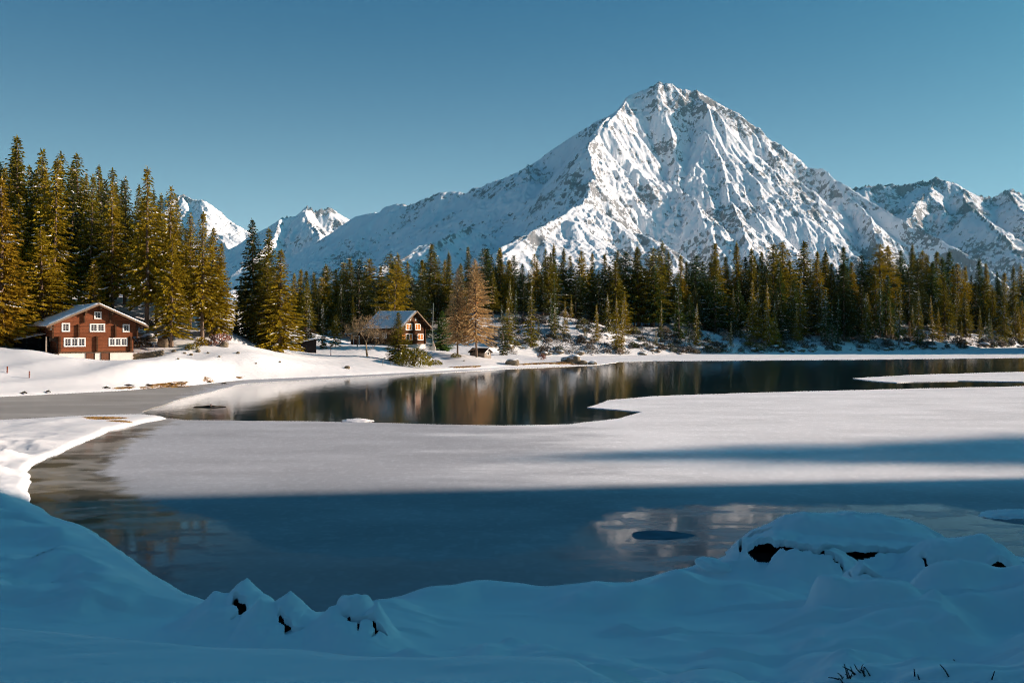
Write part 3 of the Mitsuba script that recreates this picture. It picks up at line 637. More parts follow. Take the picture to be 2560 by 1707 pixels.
# young trees in front of the wood: (top, foot) in the photograph
YOUNG = [Z4(430, 470) + (1000,), Z4(595, 580) + (880,), Z4(715, 640) + (930,), Z4(770, 590) + (800,), Z4(825, 590) + (800,), Z4(985, 680) + (920,), Z4(1150, 620) + (1050,), Z4(1190, 660) + (1040,), Z4(1390, 620) + (830,), Z4(1515, 645) + (980,), Z4(1672, 435) + (960,),
         Z4(1640, 690) + (950,), Z4(1855, 600) + (870,), Z4(1970, 520) + (900,), Z4(2135, 540) + (930,), Z4(2108, 815) + (1075,), Z4(1757, 890) + (1050,), Z4(1305, 820) + (925,), Z4(240, 470) + (1060,), Z4(1080, 610) + (820,), Z4(880, 820) + (930,), Z4(1855, 930) + (1020,), Z4(625, 450) + (860,)] 
YOUNG = [(u, v, 560 + b / 3.36) for u, v, b in YOUNG] + [(u, v, 560 + b / 3.36) for u, v, b in [Z5(265, 495) + (915,), Z5(390, 490) + (920,), Z5(425, 620) + (920,), Z5(500, 600) + (920,), Z5(650, 470) + (965,), Z5(785, 600) + (995,), Z5(1015, 640) + (955,), Z5(1165, 400) + (930,), Z5(1280, 560) + (930,), Z5(1410, 680) + (960,),
         Z5(1585, 600) + (985,), Z5(1640, 700) + (985,), Z5(1500, 760) + (990,), Z5(1980, 700) + (965,), Z5(2055, 710) + (985,), Z5(2190, 480) + (970,), Z5(1785, 500) + (910,), Z5(1165, 830) + (975,), Z5(60, 630) + (910,), Z5(110, 540) + (970,), Z5(1720, 800) + (985,), Z5(2180, 790) + (970,), Z5(900, 560) + (930,), Z5(580, 780) + (930,)]]
for q, (u, v, b) in enumerate(YOUNG):
    # depth: walk up the far bank until the foot stands where the photograph shows it
    y = shore_depth(u, 2.0)
    for dy in np.arange(2, 34, 1.0):
        yy = shore_depth(u, dy)
        zz = float(ground_height(np.array([(u - U0) / F * yy]), np.array([yy]))[0])
        if VH + (CAMZ - zz) / yy * F <= b: break
        y = yy
    gold = q in (2, 3, 4, 5, 6, 7, 33, 34, 35)
    depth_plant(u, v, y, name='young_spruce', label='slender young spruce with snow on its lower branches, in front of the far-shore wood', cat='tree', kind='young', i=q % 4, mat='needles_gold' if gold else ['needles_olive', 'needles_green', 'needles_olive'][q % 3],
                width=0.62 + 0.3 * r4.random(), group='young spruces on the slope before the far wood', r=r4)
# wooded knoll beyond the right edge at the far end of the lake, whose shade lies on the far bank and ice
kx, ky = np.meshgrid(np.arange(158, 320, 3.0), np.arange(196, 300, 3.0))
kz = 33 * sstep(160, 182, kx) * sstep(205, 226, ky) * sstep(292, 252, ky) + 3 * (n2(kx, ky, 9, 57, 3) - 0.5) - 0.5
structure('hill', (np.stack([kx.ravel(), ky.ravel(), kz.ravel()], 1), grid_faces(*kx.shape)), 'wooded', smooth=True)
KNOLL = []
rk = np.random.default_rng(77)
for x in (176, 186, 198):
    for y in np.arange(219, 250, 4.4): KNOLL.append((x + 4 * rk.random(), y + 2 * rk.random(), float(33 * sstep(160, 182, x) * sstep(205, 226, y)) - 1, 17 + 9 * rk.random()))
# spruces on the hill beyond the right edge, which throw the long bands of shade onto the ice: one mass, never seen
def mass(name, spots, bsdf, label):
    fs, ts = [], []
    for x, y, z, H, w, i in spots:
        f, t, sn = proto_raw('far', i)
        sc_ = np.array([H / 20 * w, H / 20 * w, H / 20])
        fs.append((f[0] * sc_ + [x, y, z], f[1])); ts.append((t[0] * sc_ + [x, y, z], t[1]))
    k = thing(name, label, 'trees', kind='stuff')
    part(k, 'crown', join(fs), bsdf); part(k, 'trunk', join(ts), 'bark')
def proto_raw(kind, i):
    proto(kind, i)
    return RAW[kind, i]
mass('hill_wood', [(x, y, hill_z(x, y) - 1, H, 1.6, 1) for x, y, H in [(200, 58.2, 25), (201, 61.0, 21), (199, 55.9, 19), (202, 63.5, 15), (198, 59.4, 24), (203, 57.2, 22), (225, 44.5, 16), (224, 42, 18), (226, 36, 17), (222, 30, 19), (228, 24, 16)]], 'needles_dark', 'spruces on the crest of the hill beyond the right edge of the picture')
mass('hill_wood', [(x, y, z, H, 1.5, 3) for x, y, z, H in KNOLL], 'needles_dark', 'spruces on the wooded knoll beyond the right edge of the picture')
LEFTOVER = [(-72 - 62 * rk.random(), 116 + 62 * rk.random()) for _ in range(60)]
LEFTOVER = [(x, y) for x, y in LEFTOVER if x / y * F + U0 < -150]
mass('spruce_wood', [(x, y, float(ground_height(np.array([x]), np.array([y]))[0]) - .2, 17 + 8 * rk.random(), 1.0, int(rk.integers(8))) for x, y in LEFTOVER], 'needles_olive', 'spruces of the hill wood beyond the left edge of the picture')
if HIDDEN: mass('spruce_wood', HIDDEN, 'needles_dark', 'dark depth of the spruce wood behind its front rows on the far shore')

# ------------------------------------------------------------------ houses
def wood_color(c0, c1):
    def f(p, n, uv, c0=c0, c1=c1):
        row = cell_rand(dr.floor(p.z / 0.155), 3, 1)
        g = fbm(p.x * 1.4, p.y * 1.4, p.z * 14, 3)
        joint = smoothstep(0.10, 0.02, dr.abs(p.z / 0.155 - dr.floor(p.z / 0.155) - 0.5) * -1 + 0.5)
        return mix(c0, c1, dr.clip(0.55 * row + 0.9 * (g - 0.25), 0, 1)) * (1 - 0.55 * joint)
    return f
def wood_bump(p, n, uv):
    t = p.z / 0.155 - dr.floor(p.z / 0.155)
    return 0.03 * dr.sqrt(dr.maximum(0.0, t * (1 - t))) + 0.004 * fbm(p.x * 3, p.y * 3, p.z * 25, 2)
def plain(c, var=0.15, sc=3.0):
    def f(p, n, uv):
        return mi.Color3f(c) * (1 - var + 2 * var * fbm(p.x * sc, p.y * sc, p.z * sc, 3))
    return {'type': 'twosided', 'bsdf': {'type': 'diffuse', 'reflectance': proc(f)}}
scene['log_red'] = {'type': 'twosided', 'bsdf': {'type': 'bumpmap', 'arbitrary': proc(wood_bump, 0.01), 'scale': 1.0, 'bsdf': {'type': 'diffuse', 'reflectance': proc(wood_color((0.12, 0.042, 0.022), (0.28, 0.098, 0.046)))}}}
scene['log_brown'] = {'type': 'twosided', 'bsdf': {'type': 'bumpmap', 'arbitrary': proc(wood_bump, 0.01), 'scale': 1.0, 'bsdf': {'type': 'diffuse', 'reflectance': proc(wood_color((0.045, 0.022, 0.013), (0.125, 0.062, 0.033)))}}}
scene['dark_wood'] = plain((0.045, 0.030, 0.022))
scene['beam_wood'] = plain((0.11, 0.062, 0.036))
scene['fascia_wood'] = plain((0.24, 0.17, 0.115))
scene['black_wood'] = plain((0.012, 0.011, 0.012))
scene['white_paint'] = plain((0.78, 0.76, 0.72), 0.06)
scene['plaster'] = plain((0.74, 0.69, 0.62), 0.10, 1.5)
scene['shutter_orange'] = plain((0.50, 0.19, 0.055), 0.12)
scene['door_brown'] = plain((0.16, 0.07, 0.04))
scene['roof_snow'] = plain((0.86, 0.86, 0.86), 0.03, 0.6)
scene['grey_wood'] = plain((0.30, 0.25, 0.20), 0.2)
scene['window_glass'] = {'type': 'principled', 'base_color': {'type': 'rgb', 'value': [0.02, 0.022, 0.026]}, 'roughness': 0.06, 'specular': 0.6}
scene['curtain'] = plain((0.45, 0.16, 0.06), 0.2)
def stone_color(p, n, uv):
    a = fbm(p.x * 1.7, p.y * 1.7, p.z * 1.7, 4)
    b = noise(p.x * 7, p.y * 7, p.z * 7)
    s = smoothstep(0.35, 0.62, n.z + (a - 0.5) * 0.7)
    st = mix((0.10, 0.085, 0.065), (0.34, 0.27, 0.18), dr.clip(a * 0.8 + b * 0.35 - 0.1, 0, 1))
    return mix(st, (0.85, 0.85, 0.85), s)
scene['snowy_stone'] = {'type': 'diffuse', 'reflectance': proc(stone_color)}
def bare_stone_color(p, n, uv):
    a = fbm(p.x * 1.7, p.y * 1.7, p.z * 1.7, 4)
    return mix((0.09, 0.075, 0.055), (0.36, 0.28, 0.18), a)
scene['bare_stone'] = {'type': 'diffuse', 'reflectance': proc(bare_stone_color)}

class Frame:
    """a house's own axes: x along the gable as seen from outside, y into the house, z up"""
    def __init__(self, origin, a):
        a = math.radians(a)
        self.o = np.asarray(origin, float)
        self.R = np.array([[math.cos(a), -math.sin(a), 0], [math.sin(a), math.cos(a), 0], [0, 0, 1]])
    def mesh(self, m):
        m = m.copy()
        m.vertices = m.vertices @ self.R.T + self.o
        return m
    def p(self, x, y, z): return self.R @ np.array([x, y, z]) + self.o
def bx(x0, x1, y0, y1, z0, z1):
    m = trimesh.creation.box(extents=(x1 - x0, y1 - y0, z1 - z0)); m.apply_translation([(x0 + x1) / 2, (y0 + y1) / 2, (z0 + z1) / 2]); return m
def cat_(ms): return trimesh.util.concatenate(ms)
def prism(poly, y0, y1):
    """a profile in x, z pulled along y"""
    m = trimesh.creation.extrude_polygon(Polygon(poly), y1 - y0, engine='earcut')
    v = m.vertices.copy()
    m.vertices = np.column_stack([v[:, 0], y0 + v[:, 2], v[:, 1]])
    m.invert()
    return m
def window(fr, k, x0, x1, z0, z1, sashes, y=0.0, cols=2, rows=3, fill='window_glass', face='front', warm=0):
    """white frame proud of the wall, dark panes, white glazing bars"""
    t, g = 0.105, 0.085
    B = [bx(x0, x1, y - 0.07, y - 0.003, z1 - t, z1), bx(x0, x1, y - 0.09, y - 0.003, z0, z0 + t), bx(x0, x0 + t, y - 0.07, y - 0.003, z0 + t, z1 - t), bx(x1 - t, x1, y - 0.07, y - 0.003, z0 + t, z1 - t)]
    w = (x1 - x0 - 2 * t - (sashes - 1) * g) / sashes
    wk = None
    subs = []
    for s in range(sashes):
        a = x0 + t + s * (w + g)
        if s: B.append(bx(a - g, a, y - 0.065, y - 0.003, z0 + t, z1 - t))
        subs.append((a, a + w))
    wk = part(k, 'window', fr.mesh(cat_(B)), 'white_paint')
    for s, (a, b) in enumerate(subs):
        part(wk, 'pane', fr.mesh(bx(a, b, y - 0.02, y - 0.004, z0 + t, z1 - t)), 'curtain' if fill == 'window_glass' and warm >> s & 1 else fill)
        e = 0.05
        bars = [bx(a, a + e, y - 0.045, y - 0.0205, z0 + t, z1 - t), bx(b - e, b, y - 0.045, y - 0.0205, z0 + t, z1 - t), bx(a + e, b - e, y - 0.045, y - 0.0205, z1 - t - e, z1 - t), bx(a + e, b - e, y - 0.045, y - 0.0205, z0 + t, z0 + t + e)]
        for c in range(1, cols):
            xc = a + e + (b - a - 2 * e) * c / cols
            bars.append(bx(xc - 0.018, xc + 0.018, y - 0.043, y - 0.0205, z0 + t + e, z1 - t - e))
        if rows > 1:
            for r_ in range(1, rows):
                zc = z0 + t + e + (z1 - z0 - 2 * t - 2 * e) * r_ / rows
                bars.append(bx(a + e, b - e, y - 0.041, y - 0.0205, zc - 0.016, zc + 0.016))
        part(wk, 'sash', fr.mesh(cat_(bars)), 'white_paint')
    return wk
def rough_slab(x0, x1, y0, y1, fz, th, nx=16, ny=24, seed=0, amp=0.05):
    """a snow layer over a roof slope given by height fz(x)"""
    gx_, gy_ = np.meshgrid(np.linspace(x0, x1, nx), np.linspace(y0, y1, ny))
    top = fz(gx_) + th + (n2(gx_, gy_, 1.3, seed, 3) - 0.5) * 2 * amp
    rim = np.minimum.reduce([gx_ - x0, x1 - gx_, gy_ - y0, y1 - gy_])
    top = top - th * 0.75 * np.exp(-np.maximum(rim, 0) / 0.10)
    bot = fz(gx_) + 0.002
    v = np.vstack([np.column_stack([gx_.ravel(), gy_.ravel(), top.ravel()]), np.column_stack([gx_.ravel(), gy_.ravel(), bot.ravel()])])
    f = grid_faces(ny, nx); n = nx * ny
    f = np.vstack([f[:, [0, 1, 2]], f[:, [0, 2, 3]]])
    ring = np.concatenate([np.arange(nx), np.arange(1, ny) * nx + nx - 1, (ny - 1) * nx + np.arange(nx - 2, -1, -1), np.arange(ny - 2, 0, -1) * nx])
    nxt = np.roll(ring, -1)
    side = np.vstack([np.stack([ring, ring + n, nxt + n], 1), np.stack([ring, nxt + n, nxt], 1)])
    return trimesh.Trimesh(v, np.vstack([f, f[:, ::-1] + n, side]), process=False)

# --- the red-brown chalet on the left shore
c = at(146.3, 883, 100.0)
H1 = Frame(c, 38.0)
W, D, SL, APEX = 8.02, 10.6, 0.47, 5.62
sx, sz = 0.0082, 0.0088
X_ = lambda X: (X - 765) * sx
Z_ = lambda Y: (953 - Y) * sz
house = thing('chalet', 'red-brown log chalet with white windows and a snowy gable roof below the hill wood, left', 'house')
roof_z = lambda x: APEX - 0.12 - SL * np.abs(x - W / 2)
low = bx(0, W, 0, D, 0, 1.86)
ov = 0.48
up = prism([(-ov, 1.863), (W + ov, 1.863), (W + ov, roof_z(W + ov) - 0.02), (W / 2, APEX - 0.14), (-ov, roof_z(-ov) - 0.02)], -0.07, D)
part(house, 'wall', H1.mesh(low), 'log_red'); part(house, 'wall', H1.mesh(up), 'log_red', label='upper storey wall, a little wider than the lower one')
part(house, 'plinth', H1.mesh(bx(0.06, W - 0.06, 0.06, D - .1, -2.0, -0.003)), 'plaster', label='whitewashed foundation wall')
part(house, 'sill_beam', H1.mesh(bx(-0.05, W + 0.05, -0.05, 0.1, 0.0, 0.16)), 'beam_wood')
ovh, fr_o, bk = 1.25, 1.05, 0.7
def slope_slab(x0, x1, th, y0, y1, up_=0.0):
    return prism([(x0, roof_z(x0) + up_), (x1, roof_z(x1) + up_), (x1, roof_z(x1) + th + up_), (x0, roof_z(x0) + th + up_)], y0, y1)
rf = part(house, 'roof', H1.mesh(cat_([slope_slab(-ov - ovh + .3, W / 2, 0.12, -fr_o, D + bk), slope_slab(W / 2, W + ov + ovh - .3, 0.12, -fr_o, D + bk)])), 'beam_wood')
for x0, x1 in ((-ov - ovh + .3, W / 2), (W / 2, W + ov + ovh - .3)):
    part(rf, 'snow', H1.mesh(rough_slab(x0, x1, -fr_o + 0.03, D + bk, lambda x: roof_z(x) + 0.12, 0.22, 26, 40, 5, 0.06)), 'roof_snow', smooth=40)
    part(rf, 'fascia', H1.mesh(slope_slab(x0, x1, 0.22, -fr_o - 0.06, -fr_o - 0.003, -0.06)), 'fascia_wood')
for y in np.linspace(-0.9, D + .5, 12):       # rafter ends under the long eave
    part(rf, 'rafter', H1.mesh(bx(-ov - ovh + .35, -ov - 0.003, y, y + .12, roof_z(-ov - .8) - .16, roof_z(-ov - .8) - .03)), 'beam_wood')
for X, Y0, Y1 in [(780, 735, 953), (1252, 735, 953), (1705, 742, 953)]:
    part(house, 'log_post', H1.mesh(bx(X_(X) - .09, X_(X) + .09, -0.30, -0.053, Z_(Y1) + .17, Z_(Y0))), 'log_brown')
for X, Y0, Y1 in [(1012, 580, 748), (1495, 588, 748), (1085, 450, 560), (1425, 452, 562), (690, 560, 762), (1790, 575, 765)]:
    part(house, 'log_post', H1.mesh(bx(X_(X) - .085, X_(X) + .085, -0.34, -0.073, Z_(Y1), Z_(Y0))), 'log_brown')
for X in (640, 1095, 1290, 1440, 1840):
    x = X_(X); zt = roof_z(x) - 0.02
    part(house, 'bracket', H1.mesh(cat_([bx(x - .1, x + .1, -fr_o + .1, -0.073, zt - .28, zt - .02), bx(x - .085, x + .085, -fr_o * .55, -0.073, zt - .52, zt - .283)])), 'beam_wood')
for X0, X1, Y0, Y1, n, up_, wm in [(1216, 1312, 412, 513, 1, 1, 0), (802, 907, 565, 678, 1, 1, 0), (1160, 1360, 570, 681, 2, 1, 2), (1596, 1692, 579, 685, 1, 1, 0), (830, 1109, 754, 871, 3, 0, 1), (1410, 1664, 759, 871, 3, 0, 5)]:
    window(H1, house, X_(X0), X_(X1), Z_(Y1), Z_(Y0), n, -0.072 if up_ else 0.0, warm=0)
for X0, X1 in ((1117, 1213), (1313, 1412)):
    d = part(house, 'door', H1.mesh(bx(X_(X0), X_(X1), -0.02, 0.05, -1.9, -0.05)), 'door_brown')
    part(d, 'door_frame', H1.mesh(cat_([bx(X_(X1), X_(X1) + .13, -0.05, 0.05, -1.9, -0.05), bx(X_(X0) - .04, X_(X0), -0.04, 0.05, -1.9, -0.05)])), 'dark_wood')
    for q in range(3): part(d, 'plank', H1.mesh(bx(X_(X0) + .03 + q * .25, X_(X0) + .26 + q * .25, -0.035, -0.022, -1.9, -0.08)), 'door_brown')
for x in (2.6, 5.5): part(house, 'vent', H1.mesh(bx(x - .06, x + .06, -0.09, -0.073, roof_z(x) - .75, roof_z(x) - .55)), 'black_wood')
# left side: small window, porch with arched board and bench, dark lean-to
part(house, 'side_window', H1.mesh(bx(-ov - 0.05, -ov - 0.003, 1.0, 1.7, 2.6, 3.4)), 'white_paint')
arch = Polygon([(-0.9, 0), (0, 0), (0, 1.86), (-0.9, 1.86)]).difference(shapely.Point(-0.62, 0.9).buffer(0.5).union(box(-1.2, -0.1, -0.12, 0.9)))
m = trimesh.creation.extrude_polygon(arch, 0.06, engine='earcut'); m.vertices = np.column_stack([m.vertices[:, 0], 0.3 + m.vertices[:, 2], m.vertices[:, 1]]); m.invert()
part(house, 'porch_arch', H1.mesh(m), 'dark_wood')
part(house, 'porch_floor', H1.mesh(bx(-1.6, -0.003, 0.1, 4.5, -0.25, -0.1)), 'grey_wood')
part(house, 'porch_post', H1.mesh(bx(-1.25, -1.1, 0.35, 0.5, -0.1, 1.86)), 'grey_wood')
part(house, 'bench', H1.mesh(cat_([bx(-.5, -.08, 1.0, 3.0, .3, .36), bx(-.45, -.38, 1.05, 1.12, -.1, .3), bx(-.45, -.38, 2.88, 2.95, -.1, .3)])), 'dark_wood')
part(house, 'lean_to', H1.mesh(prism([(-3.6, -1.6), (-0.003, -1.6), (-0.003, 2.15), (-3.6, 1.35)], 4.6, 9.4)), 'black_wood', label='black wooden lean-to in shade')
lr = part(house, 'lean_to_roof', H1.mesh(prism([(-4.0, 1.30), (-0.51, 2.07), (-0.51, 2.16), (-4.0, 1.39)], 4.2, 9.8)), 'dark_wood')
part(lr, 'snow', H1.mesh(rough_slab(-4.0, -0.52, 4.25, 9.7, lambda x: 1.39 + (x + 4.0) * .2206, 0.2, 14, 20, 8)), 'roof_snow', smooth=40)

# --- the brown house on the knoll
c = at(1000.6, 861.3, 150.0)
H2 = Frame(c, 59.0)
W2, D2, SL2, AP2 = 7.0, 7.0, 0.68, 5.75
house2 = thing('house', 'dark brown log house with orange shutters and steep snowy roof on the knoll', 'house')
rz2 = lambda x: AP2 - 0.12 - SL2 * np.abs(x - W2 / 2)
part(house2, 'wall', H2.mesh(prism([(0, 0), (W2, 0), (W2, rz2(W2) - .02), (W2 / 2, AP2 - .14), (0, rz2(0) - .02)], 0, D2)), 'log_brown')
part(house2, 'plinth', H2.mesh(bx(-.04, W2 + .04, -.04, D2 + .02, -2.2, -.003)), 'plaster')
def slab2(x0, x1, th, y0, y1, u=0.0): return prism([(x0, rz2(x0) + u), (x1, rz2(x1) + u), (x1, rz2(x1) + th + u), (x0, rz2(x0) + th + u)], y0, y1)
rf = part(house2, 'roof', H2.mesh(cat_([slab2(-.95, W2 / 2, .12, -.9, D2 + .6), slab2(W2 / 2, W2 + .95, .12, -.9, D2 + .6)])), 'dark_wood')
for x0, x1 in ((-.95, W2 / 2), (W2 / 2, W2 + .95)):
    part(rf, 'snow', H2.mesh(rough_slab(x0, x1, -.87, D2 + .6, lambda x: rz2(x) + .12, .2, 20, 30, 6, .05)), 'roof_snow', smooth=40)
    part(rf, 'fascia', H2.mesh(slab2(x0, x1, .22, -.96, -.903, -.06)), 'fascia_wood')
for x in (-.55, W2 / 2, W2 + .55, 1.5, W2 - 1.5):
    part(house2, 'bracket', H2.mesh(bx(x - .09, x + .09, -.85, -.003, rz2(x) - .28, rz2(x) - .04)), 'beam_wood')
for x in (.1, 3.5, W2 - .1): part(house2, 'log_post', H2.mesh(bx(x - .09, x + .09, -.22, -.003, 0.02, min(3.9, rz2(x) - .3))), 'log_brown')
gx2, gz2 = 0.0243, 0.0150
for X0, X1, Y0, Y1 in [(984, 1057, 966, 1045), (1091, 1155, 968, 1045), (984, 1062, 1083, 1162), (1121, 1190, 1086, 1162)]:
    x0, x1 = (X0 - 925) * gx2, (X1 - 925) * gx2
    wk = part(house2, 'window', H2.mesh(cat_([bx(x0, x1, -.08, -.003, (1205 - Y0) * gz2 - .12, (1205 - Y0) * gz2), bx(x0, x1, -.1, -.003, (1205 - Y1) * gz2, (1205 - Y1) * gz2 + .14), bx(x0, x0 + .16, -.08, -.003, (1205 - Y1) * gz2 + .14, (1205 - Y0) * gz2 - .12), bx(x1 - .16, x1, -.08, -.003, (1205 - Y1) * gz2 + .14, (1205 - Y0) * gz2 - .12), bx((x0 + x1) / 2 - .06, (x0 + x1) / 2 + .06, -.075, -.003, (1205 - Y1) * gz2 + .14, (1205 - Y0) * gz2 - .12)])), 'white_paint')
    for a, b in ((x0 + .16, (x0 + x1) / 2 - .06), ((x0 + x1) / 2 + .06, x1 - .16)):
        glass = (X0 == 984 and Y0 == 1083 and a < (x0 + x1) / 2 - .3)
        part(wk, 'pane' if glass else 'shutter', H2.mesh(bx(a, b, -.04, -.004, (1205 - Y1) * gz2 + .14, (1205 - Y0) * gz2 - .12)), 'window_glass' if glass else 'shutter_orange')
part(house2, 'shutter', H2.mesh(bx(0.28, 1.36, -.06, -.003, 0.75, 1.75)), 'shutter_orange', label='orange shutter folded open against the wall')
for X in (1040, 1108):
    m = trimesh.creation.cylinder(radius=.24, height=.06, sections=20); m.apply_transform(trimesh.transformations.rotation_matrix(math.pi / 2, [1, 0, 0])); m.apply_translation([(X - 925) * gx2 * .93 + .1, -.035, 4.32])
    wk = part(house2, 'round_window', H2.mesh(m), 'white_paint')
    m = trimesh.creation.cylinder(radius=.12, height=.03, sections=16); m.apply_transform(trimesh.transformations.rotation_matrix(math.pi / 2, [1, 0, 0])); m.apply_translation([(X - 925) * gx2 * .93 + .1, -.082, 4.32])
    part(wk, 'pane', H2.mesh(m), 'window_glass')
class Side(Frame):
    """the long left wall of the same house"""
    def __init__(self, h): self.o, self.R = h.o, h.R @ np.array([[0, 1, 0], [-1, 0, 0], [0, 0, 1.0]])
S2 = Side(H2)
for x in (-5.6, -3.9): window(S2, house2, x, x + 1.0, 1.0, 2.0, 2, 0.0, 1, 2)
ax = part(house2, 'annex', S2.mesh(prism([(-D2 - 4.4, -1.4), (-D2 - .003, -1.4), (-D2 - .003, 2.35), (-D2 - 4.4, 1.6)], 0.5, 4.5)), 'log_brown')
part(ax, 'door', S2.mesh(bx(-D2 - 3.6, -D2 - 2.5, .46, .497, -.1, 1.35)), 'door_brown')
part(ax, 'door_frame', S2.mesh(cat_([bx(-D2 - 3.75, -D2 - 3.6, .44, .497, -.1, 1.5), bx(-D2 - 2.5, -D2 - 2.35, .44, .497, -.1, 1.5), bx(-D2 - 3.6, -D2 - 2.5, .44, .497, 1.352, 1.5), bx(-D2 - 3.6, -D2 - 2.5, .44, .497, -.25, -.102)])), 'white_paint')
ar = part(house2, 'annex_roof', S2.mesh(prism([(-D2 - 4.9, 1.52), (-D2 - .003, 2.36), (-D2 - .003, 2.45), (-D2 - 4.9, 1.61)], 0.0, 4.9)), 'dark_wood')
part(ar, 'snow', S2.mesh(rough_slab(-D2 - 4.9, -D2 - .01, 0.03, 4.9, lambda x: 1.61 + (x + D2 + 4.9) * .1715, .16, 14, 16, 9)), 'roof_snow', smooth=40)

# --- tiny hut on the point, low shed between the houses
c = at(1211.5, 893, 146.0)
H3 = Frame(c, 52.0)
hut = thing('hut', 'tiny grey wooden hut with a dark gabled roof at the foot of the larches', 'hut')
hz_ = lambda x: 1.42 - .62 * np.abs(x - .85)
part(hut, 'wall', H3.mesh(prism([(0, -.5), (1.7, -.5), (1.7, hz_(1.7)), (.85, 1.42), (0, hz_(0))], 0, 3.2)), 'grey_wood')
for x0, x1 in ((-.35, .85), (.85, 2.05)):
    r_ = part(hut, 'roof', H3.mesh(prism([(x0, hz_(x0) + .003), (x1, hz_(x1) + .003), (x1, hz_(x1) + .1), (x0, hz_(x0) + .1)], -.3, 3.4)), 'dark_wood')
    part(r_, 'fascia', H3.mesh(prism([(x0, hz_(x0) - .03), (x1, hz_(x1) - .03), (x1, hz_(x1) + .12), (x0, hz_(x0) + .12)], -.35, -.303)), 'white_paint')
wk = part(hut, 'window', H3.mesh(bx(.55, 1.15, -.04, -.003, .25, .95)), 'white_paint'); part(wk, 'pane', H3.mesh(bx(.65, 1.05, -.05, -.041, .33, .87)), 'black_wood')
c = at(742, 868, 134.0)
H4 = Frame(c, 20.0)
shed = thing('shed', 'low dark shed with a slanting snow-covered roof dug into the snow between the two houses', 'shed')
part(shed, 'wall', H4.mesh(prism([(0, -1), (2.9, -1), (2.9, 1.15), (0, .55)], 0, 2.6)), 'black_wood')
r_ = part(shed, 'roof', H4.mesh(prism([(-.4, .47), (3.2, 1.22), (3.2, 1.31), (-.4, .56)], -.4, 3.0)), 'dark_wood')
part(r_, 'snow', H4.mesh(rough_slab(-.4, 3.2, -.38, 3.0, lambda x: .562 + (x + .4) * .2083, .14, 12, 12, 4)), 'roof_snow', smooth=40)

# ------------------------------------------------------------------ single trees, bushes, rocks and small things on the shores
def gz_at(x, y): return float(ground_height(np.array([x]), np.array([y]))[0])
def on_ground(u, v, y0=20.0, y1=330.0):
    """where the line of sight through pixel (u, v) meets the ground or the ice"""
    ys = np.geomspace(y0, y1, 900)
    z = np.maximum(ground_height((u - U0) / F * ys, ys), 0.03)
    hit = np.nonzero(CAMZ - (v - VH) / F * ys <= z)[0]
    y = ys[hit[0]] if len(hit) else y1
    return np.array([(u - U0) / F * y, y, z[hit[0]] if len(hit) else 0.0])
def rooted(u_top, v_top, u_base, v_base, **kw):
    b = on_ground(u_base, v_base, 60)
    H = at(u_top, v_top, b[1])[2] - b[2]
    return plant(x=b[0], y=b[1], H=H, **kw)
depth_plant(982, 655, 170, name='pine_tree', label='golden pine with bare reddish limbs rising behind the roof of the brown house', cat='tree', kind='pine', i=0, mat='needles_gold', width=1.0)
depth_plant(1105, 776, 153, name='spruce_tree', label='small dense dark green spruce beside the mast, right of the brown house', cat='tree', kind='tall', i=5, mat='needles_fresh', width=2.3, snow=False)
rooted(996, 778, 996, 905, name='spruce_tree', label='slim dark spruce in front of the brown house, partly hiding its wall', cat='tree', kind='tall', i=5, mat='needles_olive', width=1.9, snow=False)
rooted(1171, 643, 1191, 893, name='larch_tree', label='taller golden-brown leafless larch, right one of the pair above the tiny hut', cat='tree', kind='larch', i=0, mat='larch_twigs', width=.82, snow=False)
rooted(1166, 668, 1144, 889, name='larch_tree', label='golden-brown leafless larch with a curved pale trunk, left one of the pair', cat='tree', kind='larch', i=1, mat='larch_twigs', width=.75, snow=False, lean=0.0)
rooted(850, 788, 838, 868, name='pine_tree', label='bushy green pine left of the bare tree, in front of the far wood', cat='tree', kind='pine', i=1, mat='needles_olive', width=.8)
rooted(882, 740, 884, 850, name='spruce_tree', label='small golden spruce above the bare tree by the brown house', cat='tree', kind='young', i=0, mat='needles_gold', width=.8, snow=False)
rooted(808, 755, 808, 872, name='spruce_tree', label='snow-laden dark young spruce between the low shed and the bushy pine', cat='tree', kind='young', i=0, mat='needles_dark', width=.9)
rooted(760, 700, 765, 862, name='spruce_tree', label='olive spruce right of the golden clump, above the low shed', cat='tree', kind='far', i=3, mat='needles_olive', width=1.1)
rooted(728, 760, 775, 870, name='spruce_tree', label='short dark spruce behind the roof of the low shed', cat='tree', kind='young', i=3, mat='needles_dark', width=.8)
rooted(1255, 760, 1258, 888, name='spruce_tree', label='snowy dark spruce standing just right of the larches by the shore', cat='tree', kind='young', i=0, mat='needles_dark', width=1.0)

